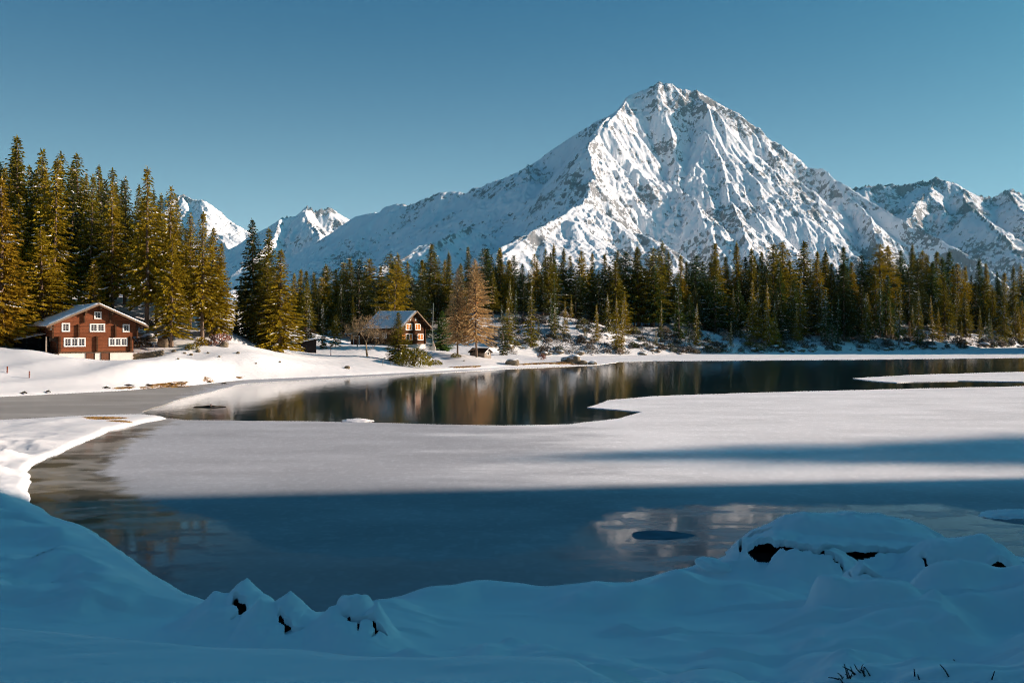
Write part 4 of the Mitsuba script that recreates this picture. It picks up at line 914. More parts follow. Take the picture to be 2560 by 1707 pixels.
def bare_tree(seed, H, spread, levels=5, r0=0.16, sides=4, twig=0.9):
    """leafless crown of forking branches; (trunk and limbs, fine twigs)"""
    r = np.random.default_rng(seed)
    tubes, tb, tt = [], [], []
    def grow(p, d, L, rad, lv):
        n = 4
        pts = [p]
        for i in range(n):
            d = d + r.normal(size=3) * 0.16 + np.array([0, 0, 0.03 if lv > 1 else 0])
            d /= np.linalg.norm(d)
            pts.append(pts[-1] + d * L / n)
        pts = np.array(pts)
        tubes.append(tube(pts, np.linspace(rad, rad * 0.6, n + 1), sides if lv < 3 else 3))
        if lv >= levels:
            for i in range(1, n + 1):
                for _ in range(3):
                    tb.append(pts[i]); q = d + r.normal(size=3) * 0.6; tt.append(pts[i] + q / np.linalg.norm(q) * twig * (0.4 + 0.6 * r.random()))
            return
        m = 3 if lv < 4 else 2
        for k in range(m):
            q = d * (0.9 if k == 0 else 0.45) + r.normal(size=3) * np.array([spread, spread, 0.35])
            q[2] += 0.10
            q /= np.linalg.norm(q)
            grow(pts[-1] if k == 0 else pts[int(r.integers(2, n + 1))], q, L * (0.72 + 0.15 * r.random()), rad * (0.62 if k == 0 else 0.5), lv + 1)
    grow(np.array([0, 0, -0.3]), np.array([0.02, 0, 1.0]), H * 0.30, r0, 0)
    tw = blades(np.array(tb), np.array(tt), np.full(len(tb), 0.035), r, False)
    v, f = join(tubes)
    top = max(v[:, 2].max(), tw[0][:, 2].max())
    s = H / top
    return (v * [1, 1, s], f), (tw[0] * [1, 1, s], tw[1])
def twig_mat(a, b):
    def f(p, n, uv): return mix(a, b, noise(p.x * 2, p.y * 2, p.z * 2))
    return {'type': 'twosided', 'bsdf': {'type': 'diffuse', 'reflectance': proc(f)}}
scene['pale_bark'] = twig_mat((0.20, 0.145, 0.09), (0.34, 0.25, 0.16))
scene['tan_twigs'] = twig_mat((0.26, 0.18, 0.10), (0.36, 0.26, 0.15))
scene['red_twigs'] = twig_mat((0.22, 0.09, 0.065), (0.33, 0.15, 0.10))
scene['brown_twigs'] = twig_mat((0.06, 0.045, 0.03), (0.13, 0.10, 0.06))
scene['dark_twigs'] = twig_mat((0.012, 0.010, 0.010), (0.03, 0.025, 0.02))
scene['straw'] = twig_mat((0.30, 0.17, 0.055), (0.46, 0.27, 0.085))
def bare(u_top, v_top, u, v, seed, spread, label, mat='tan_twigs', name='bare_tree', cat='tree', lv=5, r0=.17, twig=.9):
    b = on_ground(u, v, 60)
    H = at(u_top, v_top, b[1])[2] - b[2]
    a, t = bare_tree(seed, H, spread, lv, r0 * H / 8, twig=twig)
    k = thing(name, label, cat)
    M = T().translate([b[0], b[1], b[2] - .05])
    part(k, 'trunk', a, 'pale_bark', to_world=M); tag(part(k, 'twigs', t, mat, to_world=M), kind='stuff')
bare(917, 760, 918, 891, 31, .85, 'leafless spreading tree on the snow bank in front of the brown house')
bare(-5, 610, -12, 838, 8, .8, 'leafless pinkish tree cut by the left edge behind the chalet', 'red_twigs', r0=.15)
bare(905, 780, 893, 868, 12, .9, 'second leafless tree behind the spreading one by the annex', lv=4, r0=.12)
bare(776, 808, 778, 868, 15, .8, 'reddish leafless shrub beside the low shed', 'red_twigs', 'bare_shrub', 'shrub', 4, .1)
bare(1353, 880, 1352, 899, 21, 1.2, 'small red leafless bush on the tip of the point', 'red_twigs', 'bare_shrub', 'shrub', 4, .10, .35)

def leafy_bush(seed, R, Hh, n, leaf, mat, snow=.3):
    r = np.random.default_rng(seed)
    d = r.normal(size=(n, 3)); d[:, 2] = np.abs(d[:, 2]); d /= np.linalg.norm(d, axis=1, keepdims=True)
    lob = 0.65 + 0.5 * meshkit.fbm(d * 2.2 + seed, 3, seed)
    p = d * (lob * (0.55 + 0.45 * r.random(n) ** 0.5))[:, None] * [R, R, Hh]
    e = d * 0.7 + r.normal(size=(n, 3)) * 0.7 + [0, 0, 0.25]; e /= np.linalg.norm(e, axis=1, keepdims=True)
    L = leaf * (0.6 + 0.8 * r.random(n))
    fol = blades(p, p + e * L[:, None], L * 0.45, r, False)
    m = r.random(n) < snow * (d[:, 2] > 0.15)
    q = p[m] + [0, 0, leaf * 0.25]; g = r.normal(size=q.shape) * [1, 1, .15]; g /= np.linalg.norm(g, axis=1, keepdims=True) + 1e-9
    sn = blades(q, q + g * leaf * 0.8, np.full(len(q), leaf * 0.5), r, False) if m.any() else None
    st = []
    for k in range(9):
        a = r.random() * 6.28; rr = r.random() * .75
        st.append(tube(np.array([[0, 0, -.1], [R * rr * .5 * math.cos(a), R * rr * .5 * math.sin(a), Hh * .45], [R * rr * math.cos(a), R * rr * math.sin(a), Hh * (.75 + .2 * r.random())]]), [.04 * R, .025 * R, .008 * R], 3))
    return tuple(mikit.ply(x, b) if x is not None else None for x, b in ((fol, mat), (join(st), 'brown_twigs'), (sn, 'tree_snow')))
def put_bush(pr, name, label, x, y, z, s=1.0, group=None, rot=0.0, mat=None, cat='bush'):
    k = thing(name, label, cat, group)
    M = T().translate([x, y, z]).rotate([0, 0, 1], rot).scale(s)
    f = dict(pr[0])
    if mat: f['bsdf'] = {'type': 'ref', 'id': mat}
    tag(part(k, 'leaves', f, None, to_world=M), kind='stuff'); part(k, 'stem', pr[1], None, to_world=M)
    if pr[2] is not None: tag(part(k, 'snow', pr[2], None, to_world=M), kind='stuff')
big = leafy_bush(61, 3.0, 2.9, 1500, .36, 'needles_olive', .10)
b = on_ground(1032, 914, 60); put_bush(big, 'evergreen_bush', 'large spreading evergreen bush below the gable of the brown house', b[0], b[1], b[2])
low_ = leafy_bush(62, 1.3, 1.0, 420, .26, 'needles_olive', .2)
b = on_ground(1090, 912, 60); put_bush(low_, 'evergreen_bush', 'low trailing end of evergreen scrub on the bank right of the large bush', b[0], b[1], b[2], .8)
b = on_ground(1139, 893, 60); put_bush(low_, 'evergreen_bush', 'small green bush at the foot of the curved larch', b[0], b[1], b[2], .7)
b = on_ground(330, 868, 60); put_bush(low_, 'snowy_bush', 'dark leafless scrub against the right-hand corner of the chalet', b[0] + .8, b[1], b[2], 1.25, mat='brown_twigs')
BUSH = [leafy_bush(70 + i, 1.2, [1.0, 1.3, .8][i], 330, .30, 'brown_twigs', [.35, .5, .25][i]) for i in range(3)]
for q, (u, v, s, m, lb) in enumerate([(505, 862, 1.0, 'needles_amber', 'rusty low bush beside the last golden spruces of the hill wood'), (545, 860, 1.1, 'red_twigs', 'reddish scrub on the bank edge right of the hill wood'), (480, 872, .8, 'needles_olive', 'small olive bush under the golden spruces left of the reddish scrub'),
                           (560, 850, .9, 'red_twigs', 'highest of the reddish scrub clumps right of the hill wood'), (370, 820, .9, 'brown_twigs', 'brown scrub on the slope above the stone wall')]):
    b = on_ground(u, v, 60); put_bush(BUSH[q % 3], 'scrub_bush', lb, b[0], b[1], b[2] - .1, s, mat=m)
r5 = np.random.default_rng(55)
for q in range(290):
    u = 1215 + 1345 * r5.random()
    dy = 0.8 + 26 * r5.random() ** 1.6
    y = shore_depth(u, dy); x = (u - U0) / F * y
    s = (0.55 + 0.9 * r5.random()) * (y / 220)
    put_bush(BUSH[q % 3], 'snowy_bush', 'snow-dusted scrub bush on the bank below the far-shore wood', x, y, gz_at(x, y) - .15, s, 'snowy bushes on the far bank', r5.random() * 360, [None, None, 'needles_dark', 'needles_olive', None, 'tan_twigs'][int(r5.integers(6))])

# low brush of the far bank: one mass
bq = []
nb = 0
while nb < 30000:
    m_ = 6000
    u = 1205 + 1500 * r5.random(m_); dy = 0.4 + 32 * r5.random(m_) ** 1.5
    y = np.interp((u - U0) / F * 215, YFAR[:, 0], YFAR[:, 1])
    for _ in range(5): y = np.interp((u - U0) / F * y, YFAR[:, 0], YFAR[:, 1]) + dy
    x = (u - U0) / F * y
    ok = n2(x, y, 5.0, 91, 3) > 0.48
    bq.append(np.column_stack([x, y, ground_height(x, y)])[ok]); nb += int(ok.sum())
bq = np.vstack(bq)[:30000]
be_ = r5.normal(size=bq.shape) * [.55, .55, .35] + [0, 0, .45]
bl = 0.5 + 0.9 * r5.random((len(bq), 1))
k = part(None, 'brush', blades(bq - [0, 0, .1], bq + be_ * bl, np.full(len(bq), .11), r5, False), 'brown_twigs')
tag(k, 'tangled leafless brush poking through the snow of the far bank', 'brush', kind='stuff')
# rocks
def rock(seed, sx_, sy_, sz_, sub=3, rough=.30):
    m = trimesh.creation.icosphere(subdivisions=sub)
    v = m.vertices
    d = 1 + rough * (meshkit.fbm(v * 1.4 + seed * 3.1, 4, seed) - .5) * 2
    v = v * d[:, None]
    v = np.sign(v) * np.abs(v) ** 0.85
    m.vertices = v * [sx_, sy_, sz_]
    return m
ROCK = [mikit.ply(rock(80 + i, 1, .8, .7, 2), 'snowy_stone', smooth=35) for i in range(4)]
for q in range(95):
    u = 1225 + 1335 * r5.random()
    y = shore_depth(u, 0.2 + 9 * r5.random() ** 2.2); x = (u - U0) / F * y
    s = (0.35 + 0.75 * r5.random() ** 2) * y / 220
    k = part(None, 'shore_rock', ROCK[q % 4], None, to_world=T().translate([x, y, gz_at(x, y) + .1 * s]).rotate([0, 0, 1], r5.random() * 360).scale([s * 1.3, s, s * .8]))
    tag(k, 'small dark snow-capped rock on the edge of the far shore', 'rock', 'rocks along the far shore')
for u, v, w, h, lb, m in [(1281, 911, 1.05, .75, 'snowy boulder at the left end of the rocky spit', 'snowy_stone'), (1436, 906, 1.15, 1.05, 'largest boulder on the tip of the point, ochre with snow on top', 'snowy_stone'), (1418, 904, 1.1, .65, 'snow-covered boulder leaning against the largest one on the tip', 'snowy_stone'), (1458, 911, .7, .55, 'ochre boulder at the water line right of the largest one', 'bare_stone'),
                       (1481, 911, .75, .5, 'lone dark boulder in the water off the tip of the point', 'snowy_stone'), (410, 866, .75, .85, 'rounded ochre boulder on the slope behind the stone wall', 'bare_stone'), (372, 852, 1.0, .7, 'snow-covered boulder above the stone wall by the chalet', 'snowy_stone'), (352, 838, .8, .6, 'snowy boulder beside the upper right corner of the chalet', 'snowy_stone'), (560, 866, .55, .45, 'brown rock in the reddish scrub right of the hill wood', 'bare_stone')]:
    b = on_ground(u, v, 60)
    k = part(None, 'boulder', rock(int(u), w, w * .8, h, 3), m, smooth=35, to_world=T().translate([b[0], b[1], b[2] + h * .3])); tag(k, lb, 'boulder')
for q, (u, v) in enumerate([(435, 880), (462, 885), (478, 888), (495, 880), (595, 883), (548, 893), (445, 898), (520, 884), (1160, 903), (700, 905), (868, 921), (640, 912)]):
    b = on_ground(u, v, 60); s = [.28, .2, .24, .3, .22, .16, .14, .18, .15, .14, .38, .13][q]
    k = part(None, 'stone', rock(300 + q, s, s * .8, s * .7, 2), 'bare_stone', smooth=35, to_world=T().translate([b[0], b[1], b[2] + s * .25])); tag(k, 'small brown stone showing through the snow of the left bank' if q != 10 else 'pale tree stump-like stone on the snow bank above the open water', 'stone', 'stones in the snow of the left bank' if q != 10 else None)

# dry-stone wall right of the chalet, wire fence above it
wl = thing('stone_wall', 'low ochre dry-stone wall on the slope right of the chalet', 'wall')
WP = np.array([on_ground(u, v, 60)[:2] for u, v in [(336, 898), (360, 896), (385, 893), (410, 888)]])
seg = np.linspace(0, 1, 15)
wx_, wy_ = np.interp(seg * 3, range(4), WP[:, 0]), np.interp(seg * 3, range(4), WP[:, 1])
for row in range(4):
    for i in range(14):
        t = (i + .5 * (row % 2)) / 14 * 3
        x, y = np.interp(t, range(4), WP[:, 0]), np.interp(t, range(4), WP[:, 1])
        s = .15 + .05 * r5.random()
        part(wl, 'stone', rock(400 + row * 20 + i, s * 1.25, s, s * .72, 1), 'bare_stone' if row < 3 else 'snowy_stone', smooth=35, to_world=T().translate([x, y + r5.normal() * .03, gz_at(x, y) + .06 + row * .19]))
def post(name, u, v0, v1, rad, mat, label, cat='post', group=None, y=None):
    b = on_ground(u, v1, 60)
    H = (v1 - v0) / F * b[1]
    m = trimesh.creation.cylinder(radius=rad, height=H + .4, sections=8); m.apply_translation([0, 0, H / 2 - .2])
    k = part(None, name, m, mat, to_world=T().translate([b[0], b[1], b[2]]).rotate([0, 1, 0], 1.5)); tag(k, label, cat, group); return b, H
scene['rust_paint'] = plain((0.22, 0.06, 0.04)); scene['grey_green'] = plain((0.24, 0.27, 0.24)); scene['red_paint'] = plain((0.5, 0.05, 0.04))
post('marker_post', 18, 916, 932, .06, 'rust_paint', 'rust-red marker post in the snow at the left edge of the picture')
post('marker_post', 73, 928, 945, .05, 'rust_paint', 'rust-red marker post in the snow, second from the left edge')
b, H = post('flag_mast', 1080, 758, 877, .055, 'grey_green', 'tall thin bare mast right of the brown house', 'mast')
k = thing('marker_pole', 'thin red and white snow marker pole in front of the low shed', 'pole')
b = on_ground(827, 889, 60)
for i, m in enumerate(['white_paint', 'red_paint', 'white_paint', 'red_paint']):
    part(k, 'band', bx(-.035, .035, -.035, .035, -.3 + i * .36, .057 + i * .36), m, to_world=T().translate(b.tolist()))
for u, v0, v1, lb in [(957, 900, 915, 'thin stake on the snow bank left of the large evergreen bush'), (977, 903, 913, 'short stake on the snow bank beside the large evergreen bush'), (351, 862, 879, 'left thin fence stake above the stone wall'), (372, 864, 880, 'middle thin fence stake above the stone wall'), (386, 862, 878, 'right thin fence stake above the stone wall')]:
    post('stake', u, v0, v1, .025, 'grey_wood', lb, 'stake')
b = on_ground(1083, 876, 60); bb = on_ground(1094, 874, 60)
k = thing('barbecue', 'small pale stone fireplace at the foot of the mast', 'fireplace')
part(k, 'base', bx(-.35, .35, -.3, .3, -.2, .7), 'plaster', to_world=T().translate(b.tolist())); part(k, 'chimney', trimesh.creation.cone(radius=.3, height=1.1, sections=8), 'grey_wood', to_world=T().translate([b[0], b[1], b[2] + .7]))
k = thing('bench', 'wooden bench with a high back between the mast and the dark green spruce', 'bench')
M = T().translate([bb[0] + .4, bb[1], bb[2]]).rotate([0, 0, 1], 25)
part(k, 'seat', bx(-1.0, 1.0, -.25, .25, .42, .5), 'fascia_wood', to_world=M); part(k, 'backrest', bx(-1.0, 1.0, .253, .31, .42, 1.25), 'door_brown', to_world=M)
for sx_ in (-.85, .85): part(k, 'leg', bx(sx_ - .06, sx_ + .06, -.22, .22, -.3, .417), 'fascia_wood', to_world=M)

# straw, driftwood, floes
def straw_patch(u, v, w, d, n, label, seed, h=.16, flat_=.35, y0=20, to=None):
    r = np.random.default_rng(seed)
    c_ = on_ground(u, v, y0)
    t = r.random(n) * 6.28; q = np.sqrt(r.random(n)) * (0.6 + 0.6 * meshkit.noise(np.column_stack([np.cos(t) * 1.5, np.sin(t) * 1.5, np.zeros(n)]), seed))
    ex = np.array([1.0, 0.0])
    if to:
        e_ = on_ground(*to, y0)
        ex = (e_ - c_)[:2]; w = np.linalg.norm(ex) / 2; ex = ex / (2 * w); c_ = (c_ + e_) / 2
    x, y = c_[0] + q * np.cos(t) * w * ex[0] - q * np.sin(t) * d * ex[1], c_[1] + q * np.cos(t) * w * ex[1] + q * np.sin(t) * d * ex[0]
    z = np.maximum(ground_height(x, y), .03)
    a = r.random(n) * 6.28
    e = np.column_stack([np.cos(a), np.sin(a), flat_ * r.random(n) * (1.2 - q)]) * (h * (1 + 1.5 * r.random(n)))[:, None]
    B = np.column_stack([x, y, z + h * .3 * r.random(n) * np.maximum(1.1 - q, 0)])
    k = part(None, 'dry_grass', blades(B - e * .3, B + e * .7, np.full(n, h * .22), r, False), 'straw')
    tag(k, label, 'dry grass')
straw_patch(266, 1046, 1.35, .75, 900, 'ochre dry grass patch on the tip of the near snow spit', 1, .17)
straw_patch(300, 1053, .8, .3, 300, 'thin right-hand fringe of dry grass below the ochre patch on the spit', 2, .14)
straw_patch(350, 969, 3.2, .55, 600, 'long ochre strip of dry grass along the left shore, widest of its row', 3, .3, to=(480, 960))
straw_patch(425, 969, 1.2, .3, 200, 'short dark end of the dry grass strip on the left shore', 4, .3, to=(482, 966))
straw_patch(282, 974, 1.6, .3, 160, 'sparse dry grass left of the long ochre strip on the shore', 5, .28, to=(340, 968))
straw_patch(505, 953, 1.2, .4, 120, 'small dry grass tuft right of the long ochre strip on the shore', 6, .28, to=(530, 951))
straw_patch(590, 944, 1.6, .3, 90, 'thin brown dry grass streak where the left shore meets the water', 7, .25, to=(605, 943))
straw_patch(1120, 919, 3.5, .5, 260, 'dry grass streak at the water line below the larches', 8, .35, .25, 60, to=(1205, 915))
straw_patch(1285, 912, 5.5, .7, 700, 'ochre dry grass band along the water line of the rocky spit', 9, .35, .35, 60, to=(1430, 908))
straw_patch(1425, 909, 2.2, .6, 300, 'ochre dry grass round the feet of the boulders on the tip', 10, .35, .5, 60)
def stick(name, pts, rad, label, mat='brown_twigs', cat='driftwood'):
    k = part(None, name, tube(np.array(pts), rad, 5), mat); tag(k, label, cat)
p_ = flat(526, 1016, .03)
k = thing('driftwood', 'dark driftwood stick frozen into the thin ice of the channel', 'driftwood')
part(k, 'log', tube(np.array([[p_[0] - 1.3, p_[1], .0], [p_[0] - .3, p_[1] + .2, .04], [p_[0] + .3, p_[1], .05], [p_[0] + 1.1, p_[1] + .3, .0]]), [.03, .07, .06, .03], 6), 'brown_twigs')
part(k, 'stub', tube(np.array([[p_[0], p_[1], .05], [p_[0] + .05, p_[1], .22]]), [.09, .05], 6), 'bark')
for q, (u, v, L) in enumerate([(320, 966, 1.3), (370, 966, .9), (425, 965, 1.2), (520, 957, .8), (560, 960, .6), (265, 972, .9), (120, 982, .5), (60, 985, .6)]):
    c_ = on_ground(u, v, 40)
    k = part(None, 'driftwood', tube(np.array([[c_[0] - L / 2, c_[1], c_[2] + .05], [c_[0], c_[1] + .1, c_[2] + .13], [c_[0] + L / 2, c_[1] - .05, c_[2] + .04]]), [.05, .09, .04], 6), 'brown_twigs'); tag(k, 'dark driftwood piece lying on the snowy shore in front of the chalet', 'driftwood', 'driftwood on the left shore')
def lens(u, v, w, d, h, name, label, cat, mat='snow', seed=0):
    c_ = flat(u, v, .03)
    m = trimesh.creation.icosphere(subdivisions=4)
    t = m.vertices.copy()
    t *= (1 + .9 * (meshkit.fbm(t * 1.5 + seed, 4, seed) - .5))[:, None]
    m.vertices = t * [w, d, h]
    k = part(None, name, m, mat, smooth=True, to_world=T().translate([c_[0], c_[1], .0])); tag(k, label, cat)
lens(893, 1051, .95, .8, .16, 'ice_floe', 'small white snow-covered floe at the near edge of the open water', 'ice floe', seed=1)
scene['blue_ice'] = plain((0.10, 0.17, 0.22), .3, 2.5)
lens(1654, 1337, 1.0, .6, .07, 'ice_plate', 'dark blue oval ice plate lying on the glazed ice left of the largest hump', 'ice plate', 'blue_ice', seed=2)
lens(2545, 1290, 1.3, .6, .22, 'snow_lump', 'snow-covered rock hump on the ice at the right edge', 'snow lump', seed=3)

# ------------------------------------------------------------------ foreground: snow-covered rocks with cracked crusts on the near bank
def dome(x, y, cx, cy, rx, ry, h, p=1.0, tilt=0.0):
    """a rounded hump that runs out smoothly into the snow round it"""
    c, s = math.cos(tilt), math.sin(tilt)
    a, b = (x - cx) * c + (y - cy) * s, -(x - cx) * s + (y - cy) * c
    q = (a / rx) ** 2 + (b / ry) ** 2
    if p < 0: return h * np.maximum(0, 1 - np.sqrt(q)) ** -p      # straight-sided
    return h * np.exp(-q ** p)
class Mound:
    def __init__(self, humps, box_, cell, cracks, label, seed, rough=0.045):
        self.humps, self.box, self.cell, self.cracks, self.label, self.seed, self.rough = humps, box_, cell, cracks, label, seed, rough
    def raw(self, x, y):
        h = np.zeros_like(x)
        for q in self.humps: h = np.maximum(h, dome(x, y, *q)) + 0.25 * np.minimum(h, dome(x, y, *q))
        x0, x1, y0, y1 = self.box
        rim = np.minimum.reduce([x - x0, x1 - x, y - y0, y1 - y])
        return h * sstep(0, 0.35, rim)
    def height(self, x, y): return ground_height(x, y) + self.raw(x, y)
    def solve(self, u, v):
        ys = np.linspace(self.box[2], self.box[3], 500)
        xs = (u - U0) / F * ys
        z = self.height(xs, ys)
        hit = np.nonzero(CAMZ - (v - VH) / F * ys <= z)[0]
        i = hit[0] if len(hit) else 499
        return np.array([xs[i], ys[i]])
    def build(self):
        x0, x1, y0, y1 = self.box
        x, y = np.meshgrid(np.arange(x0, x1, self.cell), np.arange(y0, y1, self.cell))
        r = self.raw(x, y)
        z = ground_height(x, y) + r
        z = z + ((n2(x, y, 0.30, self.seed, 3) - .5) * self.rough * 2.2 + (n2(x, y, 0.9, self.seed + 3, 3) - .5) * self.rough * 4) * sstep(0.05, 0.3, r) + 0.006 * sstep(0, 0.25, r)
        cut = np.zeros(x.shape, bool)
        K = 2560 / 2352
        for pts, wid, lift in self.cracks:
            P = np.array([self.solve(a * K, b * K) for a, b in pts])
            w = np.interp(np.linspace(0, 1, len(P)), np.linspace(0, 1, len(wid)), wid)
            # finer, jagged line
            t = np.linspace(0, len(P) - 1, 14 * len(P))
            Q = np.column_stack([np.interp(t, np.arange(len(P)), P[:, k]) for k in (0, 1)])
            jit = (meshkit.fbm(np.column_stack([Q * 6, np.full(len(Q), self.seed)]), 3, self.seed) - .5) * 0.16
            Q = Q + np.column_stack([jit * .5, jit])
            W = np.interp(t, np.arange(len(P)), w)
            best = np.full(x.shape, 1e9); bw = np.zeros(x.shape); sgn = np.zeros(x.shape)
            for a, b, wa in zip(Q[:-1], Q[1:], W):
                e = b - a; L = max(e @ e, 1e-9)
                tt = np.clip(((x - a[0]) * e[0] + (y - a[1]) * e[1]) / L, 0, 1)
                d = np.hypot(x - a[0] - e[0] * tt, y - a[1] - e[1] * tt)
                m = d < best
                best = np.where(m, d, best); bw = np.where(m, wa, bw)
                sgn = np.where(m, np.sign((x - a[0]) * e[1] - (y - a[1]) * e[0]), sgn)
            far_side = -sgn                                     # +1 on the side away from the camera for a line drawn left to right
            ends = sstep(0.0, 0.08, bw)
            wob = 0.55 + 0.9 * n2(x, y, 0.11, self.seed + 5, 3)
            cut |= best < bw * wob
            z = z + lift * ends * (0.55 + 0.9 * n2(x, y, 0.16, self.seed + 6, 3)) * np.where(far_side > 0, np.exp(-np.maximum(best - bw, 0) / 0.35), -0.35 * np.exp(-np.maximum(best - bw, 0) / 0.25))
        f = grid_faces(*x.shape)
        v = np.stack([x.ravel(), y.ravel(), z.ravel()], 1)
        dead = cut.ravel()[f].any(1) | (r.ravel()[f].max(1) < 0.004)
        f = f[~dead]
        # crust thickness: walls go down along every crack
        e = np.vstack([f[:, [0, 1]], f[:, [1, 2]], f[:, [2, 3]], f[:, [3, 0]]])
        key = np.sort(e, 1); _, inv, cnt = np.unique(key, axis=0, return_inverse=True, return_counts=True)
        be = e[cnt[inv.ravel()] == 1]
        n = len(v)
        low = v - [0, 0, 0.16]
        tri = np.vstack([f[:, [0, 1, 2]], f[:, [0, 2, 3]], np.column_stack([be[:, 1], be[:, 0], be[:, 0] + n]), np.column_stack([be[:, 1], be[:, 0] + n, be[:, 1] + n])])
        V = np.vstack([v, low])
        used = np.unique(tri); mp = np.zeros(len(V), int); mp[used] = np.arange(len(used))
        k = thing('snowy_rock', self.label, 'rock')
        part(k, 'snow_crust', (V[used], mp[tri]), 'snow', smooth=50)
        c2 = self.cell * 4
        x, y = np.meshgrid(np.arange(x0, x1, c2), np.arange(y0, y1, c2))
        r = self.raw(x, y)
        z = ground_height(x, y) + r - 0.30 + (n2(x, y, .4, self.seed + 7, 3) - .5) * .12
        f = grid_faces(*x.shape)
        f = f[r.ravel()[f].min(1) > 0.1]
        if len(f):
            v = np.stack([x.ravel(), y.ravel(), z.ravel()], 1)
            used = np.unique(f); mp = np.zeros(len(v), int); mp[used] = np.arange(len(used))
            part(k, 'rock', (v[used], mp[f]), 'wet_rock', smooth=True)
def wet_rock(p, n, uv): return mix((0.006, 0.006, 0.007), (0.03, 0.022, 0.018), fbm(p.x * 5, p.y * 5, p.z * 5, 3))
scene['wet_rock'] = {'type': 'twosided', 'bsdf': {'type': 'diffuse', 'reflectance': proc(wet_rock)}}
Mound([(8.15, 22.3, 2.7, 1.15, .88, 2.6), (6.35, 21.6, 1.0, .9, .56, 1.8, .3), (8.6, 21.3, 2.5, .85, .50, 3.0), (5.9, 21.0, .75, .65, .52, 2.4), (6.9, 20.5, 1.0, .75, .46, 2.6)], (4.2, 12.2, 18.3, 25.0), 0.025,
      [([(1722, 1262), (1748, 1268), (1772, 1256), (1830, 1250), (1880, 1264), (1960, 1269), (2060, 1263), (2130, 1259), (2185, 1257)], [.04, .13, .075, .035, .028, .065, .025, .04, .018], .11), ([(1742, 1322), (1752, 1300), (1756, 1278), (1768, 1262)], [.012, .06, .10, .08], .04), ([(1880, 1264), (1925, 1290), (1945, 1325)], [.04, .03, .008], .03), ([(1700, 1262), (1720, 1235), (1770, 1212)], [.03, .05, .02], .06)],
      'largest snow-capped rock hump in the right foreground, a dark crack along its front', 3).build()
Mound([(10.15, 20.3, 1.15, .62, .74, 2.2), (10.95, 20.0, .6, .5, .55, 1.8), (9.6, 20.0, .7, .6, .25, 1.5)], (8.4, 12.2, 18.6, 22.0), 0.02,
      [([(2112, 1280), (2150, 1292), (2200, 1308), (2240, 1322), (2270, 1318), (2320, 1296)], [.02, .03, .04, .07, .085, .03], .12), ([(2242, 1322), (2244, 1334)], [.03, .008], 0)],
      'smaller snow-capped rock hump at the right edge with a curved dark crack below its cap', 4).build()
Mound([(7.42, 18.9, .75, .7, .62, -1.05), (7.6, 18.7, .8, .55, .36, 1.1), (7.05, 18.8, .3, .3, .22, 1.2)], (6.2, 9.0, 17.5, 20.2), 0.014,
      [([(1972, 1316), (1990, 1314), (2012, 1324), (2034, 1330), (2046, 1342)], [.01, .05, .05, .03, .01], .09), ([(1950, 1316), (1956, 1330)], [.025, .006], 0.03)],
      'small snow pyramid with a cracked peak in front of the largest rock hump', 5).build()
Mound([(6.85, 17.25, 1.0, .50, .60, 3.0, -.06), (6.2, 17.35, .4, .35, .56, 2.0)], (5.3, 8.4, 16.0, 18.8), 0.02, [], 'smooth half-dome drift without cracks below the snow pyramid', 6).build()
Mound([(8.7, 17.9, .95, .45, .34, 2.0)], (7.2, 10.4, 16.9, 19.2), 0.03, [], 'low smooth swell of snow at the far right, beside the half-dome drift', 7).build()
Mound([(-5.22, 17.5, .80, .75, .68, -1.1), (-5.85, 17.4, 1.0, .8, .52, -1.15), (-5.0, 17.2, .55, .5, .42, 1.5), (-5.4, 16.9, 1.0, .6, .30, 1.6)], (-7.4, -3.5, 15.6, 18.8), 0.014,
      [([(540, 1360), (550, 1376), (560, 1394), (572, 1408), (592, 1424)], [.04, .08, .07, .05, .008], .06), ([(530, 1420), (545, 1408), (560, 1402)], [.006, .025, .03], 0)],
      'tallest of the broken snow humps on the near bank, split by a dark cleft, leftmost', 8).build()
Mound([(-4.18, 16.75, .75, .6, .52, -1.1), (-4.72, 16.6, .75, .6, .48, -1.1), (-3.8, 16.55, .6, .4, .28, 1.5), (-4.3, 16.2, .9, .5, .24, 1.6)], (-6.0, -2.6, 15.0, 18.0), 0.014,
      [([(638, 1412), (654, 1428), (664, 1440), (690, 1440), (706, 1437)], [.03, .06, .075, .03, .008], .06)],
      'middle one of the broken snow humps on the near bank, with a dark notch', 9).build()
Mound([(-2.92, 16.5, .42, .32, .60, 2.6), (-3.35, 16.3, .95, .7, .50, -1.1), (-2.46, 16.2, .45, .55, .58, -1.1), (-2.75, 15.9, .8, .5, .34, 1.6)], (-5.0, -.9, 14.6, 18.2), 0.014,
      [([(784, 1412), (800, 1418), (820, 1425), (848, 1416)], [.012, .035, .045, .012], .14), ([(824, 1424), (823, 1444)], [.03, .006], 0), ([(852, 1410), (860, 1424), (868, 1434), (874, 1448), (886, 1458)], [.015, .03, .04, .02, .006], .09), ([(866, 1438), (852, 1460)], [.03, .008], 0)],
      'mushroom-capped snow hump with a horn at its right, rightmost of the broken humps', 10).build()
# chunks of crust
for u, v, s, lb in [(1635 * 1.0884, 1315 * 1.0884, .22, 'small broken slab of snow crust lying left of the largest rock hump'), (1655 * 1.0884, 1316 * 1.0884, .17, 'second small crust slab beside the slab left of the largest hump')]:
    b = on_ground(u, v, 12)
    k = part(None, 'snow_slab', rock(int(u), s * 1.5, s, s * .7, 3, .45), 'snow', smooth=30, to_world=T().translate([b[0], b[1], b[2] + s * .3]).rotate([0, 1, 0], 14)); tag(k, lb, 'snow slab')

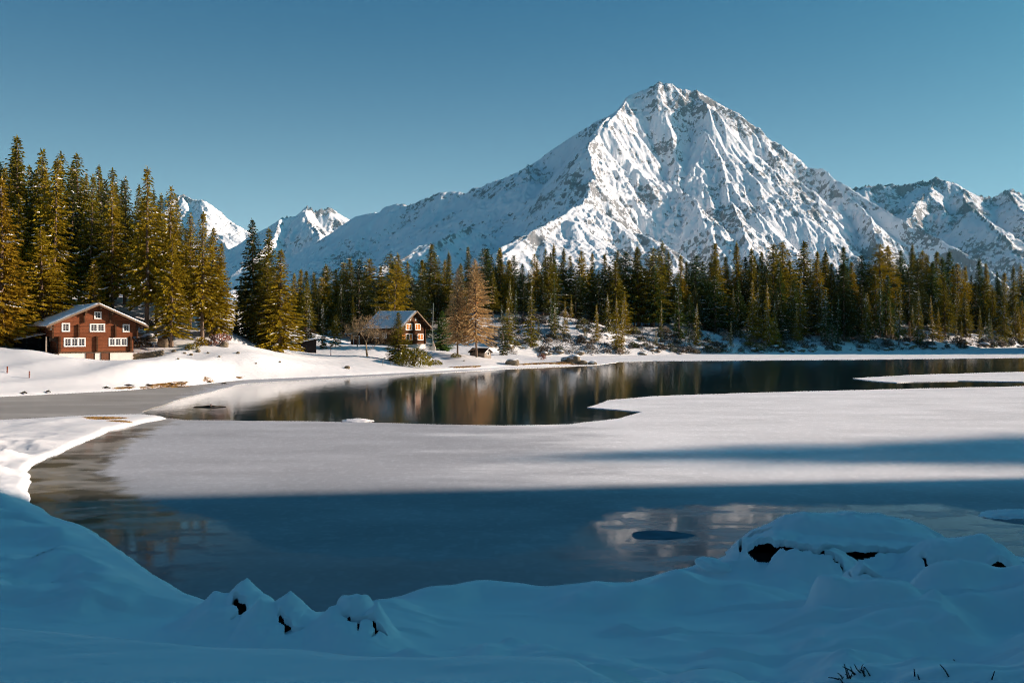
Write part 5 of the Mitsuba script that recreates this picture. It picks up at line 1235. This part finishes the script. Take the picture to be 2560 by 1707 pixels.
# dry stalks in the bottom right corner
def stalks(name, items, label):
    k = thing(name, label, 'dry stalks')
    for (u0_, v0_), (u1_, v1_), (um, vm) in items:
        b = on_ground(u0_, v0_, 6)
        y = b[1]
        P = [b - [0, 0, .03], at(um, vm, y - .02), at(u1_, v1_, y - .05)]
        t = np.linspace(0, 1, 7)[:, None]
        C = (1 - t) ** 2 * P[0] + 2 * t * (1 - t) * P[1] + t ** 2 * P[2]
        part(k, 'stalk', tube(C, np.linspace(.012, .006, 7), 5), 'dark_twigs')
ZS = lambda X, Y: (1900 + X / 3.5636, 1500 + Y / 3.5636)
def S(*q): return [tuple(ZS(*p) for p in row) for row in q]
stalks('dry_grass', S([(720, 720), (610, 686), (690, 690)], [(740, 715), (690, 645), (730, 665)], [(760, 710), (830, 670), (790, 680)], [(730, 715), (745, 680), (725, 700)], [(770, 700), (760, 655), (790, 670)], [(790, 690), (750, 565), (760, 600)], [(815, 700), (770, 600), (790, 660)], [(740, 722), (700, 690), (720, 700)], [(800, 690), (825, 640), (810, 670)]), 'dark tuft of dry stalks sticking out of the snow, bottom right, densest')
stalks('dry_grass', S([(862, 675), (733, 590), (800, 610)], [(850, 670), (805, 588), (820, 640)], [(908, 668), (842, 568), (860, 620)]), 'three leaning dry stalks between the dark tuft and the bent ones, bottom right')
stalks('dry_grass', S([(950, 672), (920, 565), (880, 610)], [(930, 672), (928, 590), (922, 620)], [(985, 670), (930, 592), (960, 630)], [(940, 668), (888, 610), (915, 640)]), 'bent dry stalks right of the dark tuft, bottom right')
stalks('dry_stalk', S([(1380, 690), (1373, 608), (1378, 650)], [(1420, 705), (1403, 660), (1412, 685)]), 'upright pair of dry stalks near the bottom edge, right of the tufts')
stalks('dry_stalk', S([(1688, 693), (1605, 573), (1650, 610)]), 'single dry stalk leaning left near the bottom right')
stalks('dry_stalk', S([(2060, 722), (2090, 630), (2070, 690)]), 'single dry stalk leaning right in the bottom right corner')
stalks('dry_stalk', S([(1735, 543), (1725, 526), (1730, 535)], [(1790, 548), (1825, 540), (1810, 550)]), 'two tiny dry tips above the single leaning stalk')
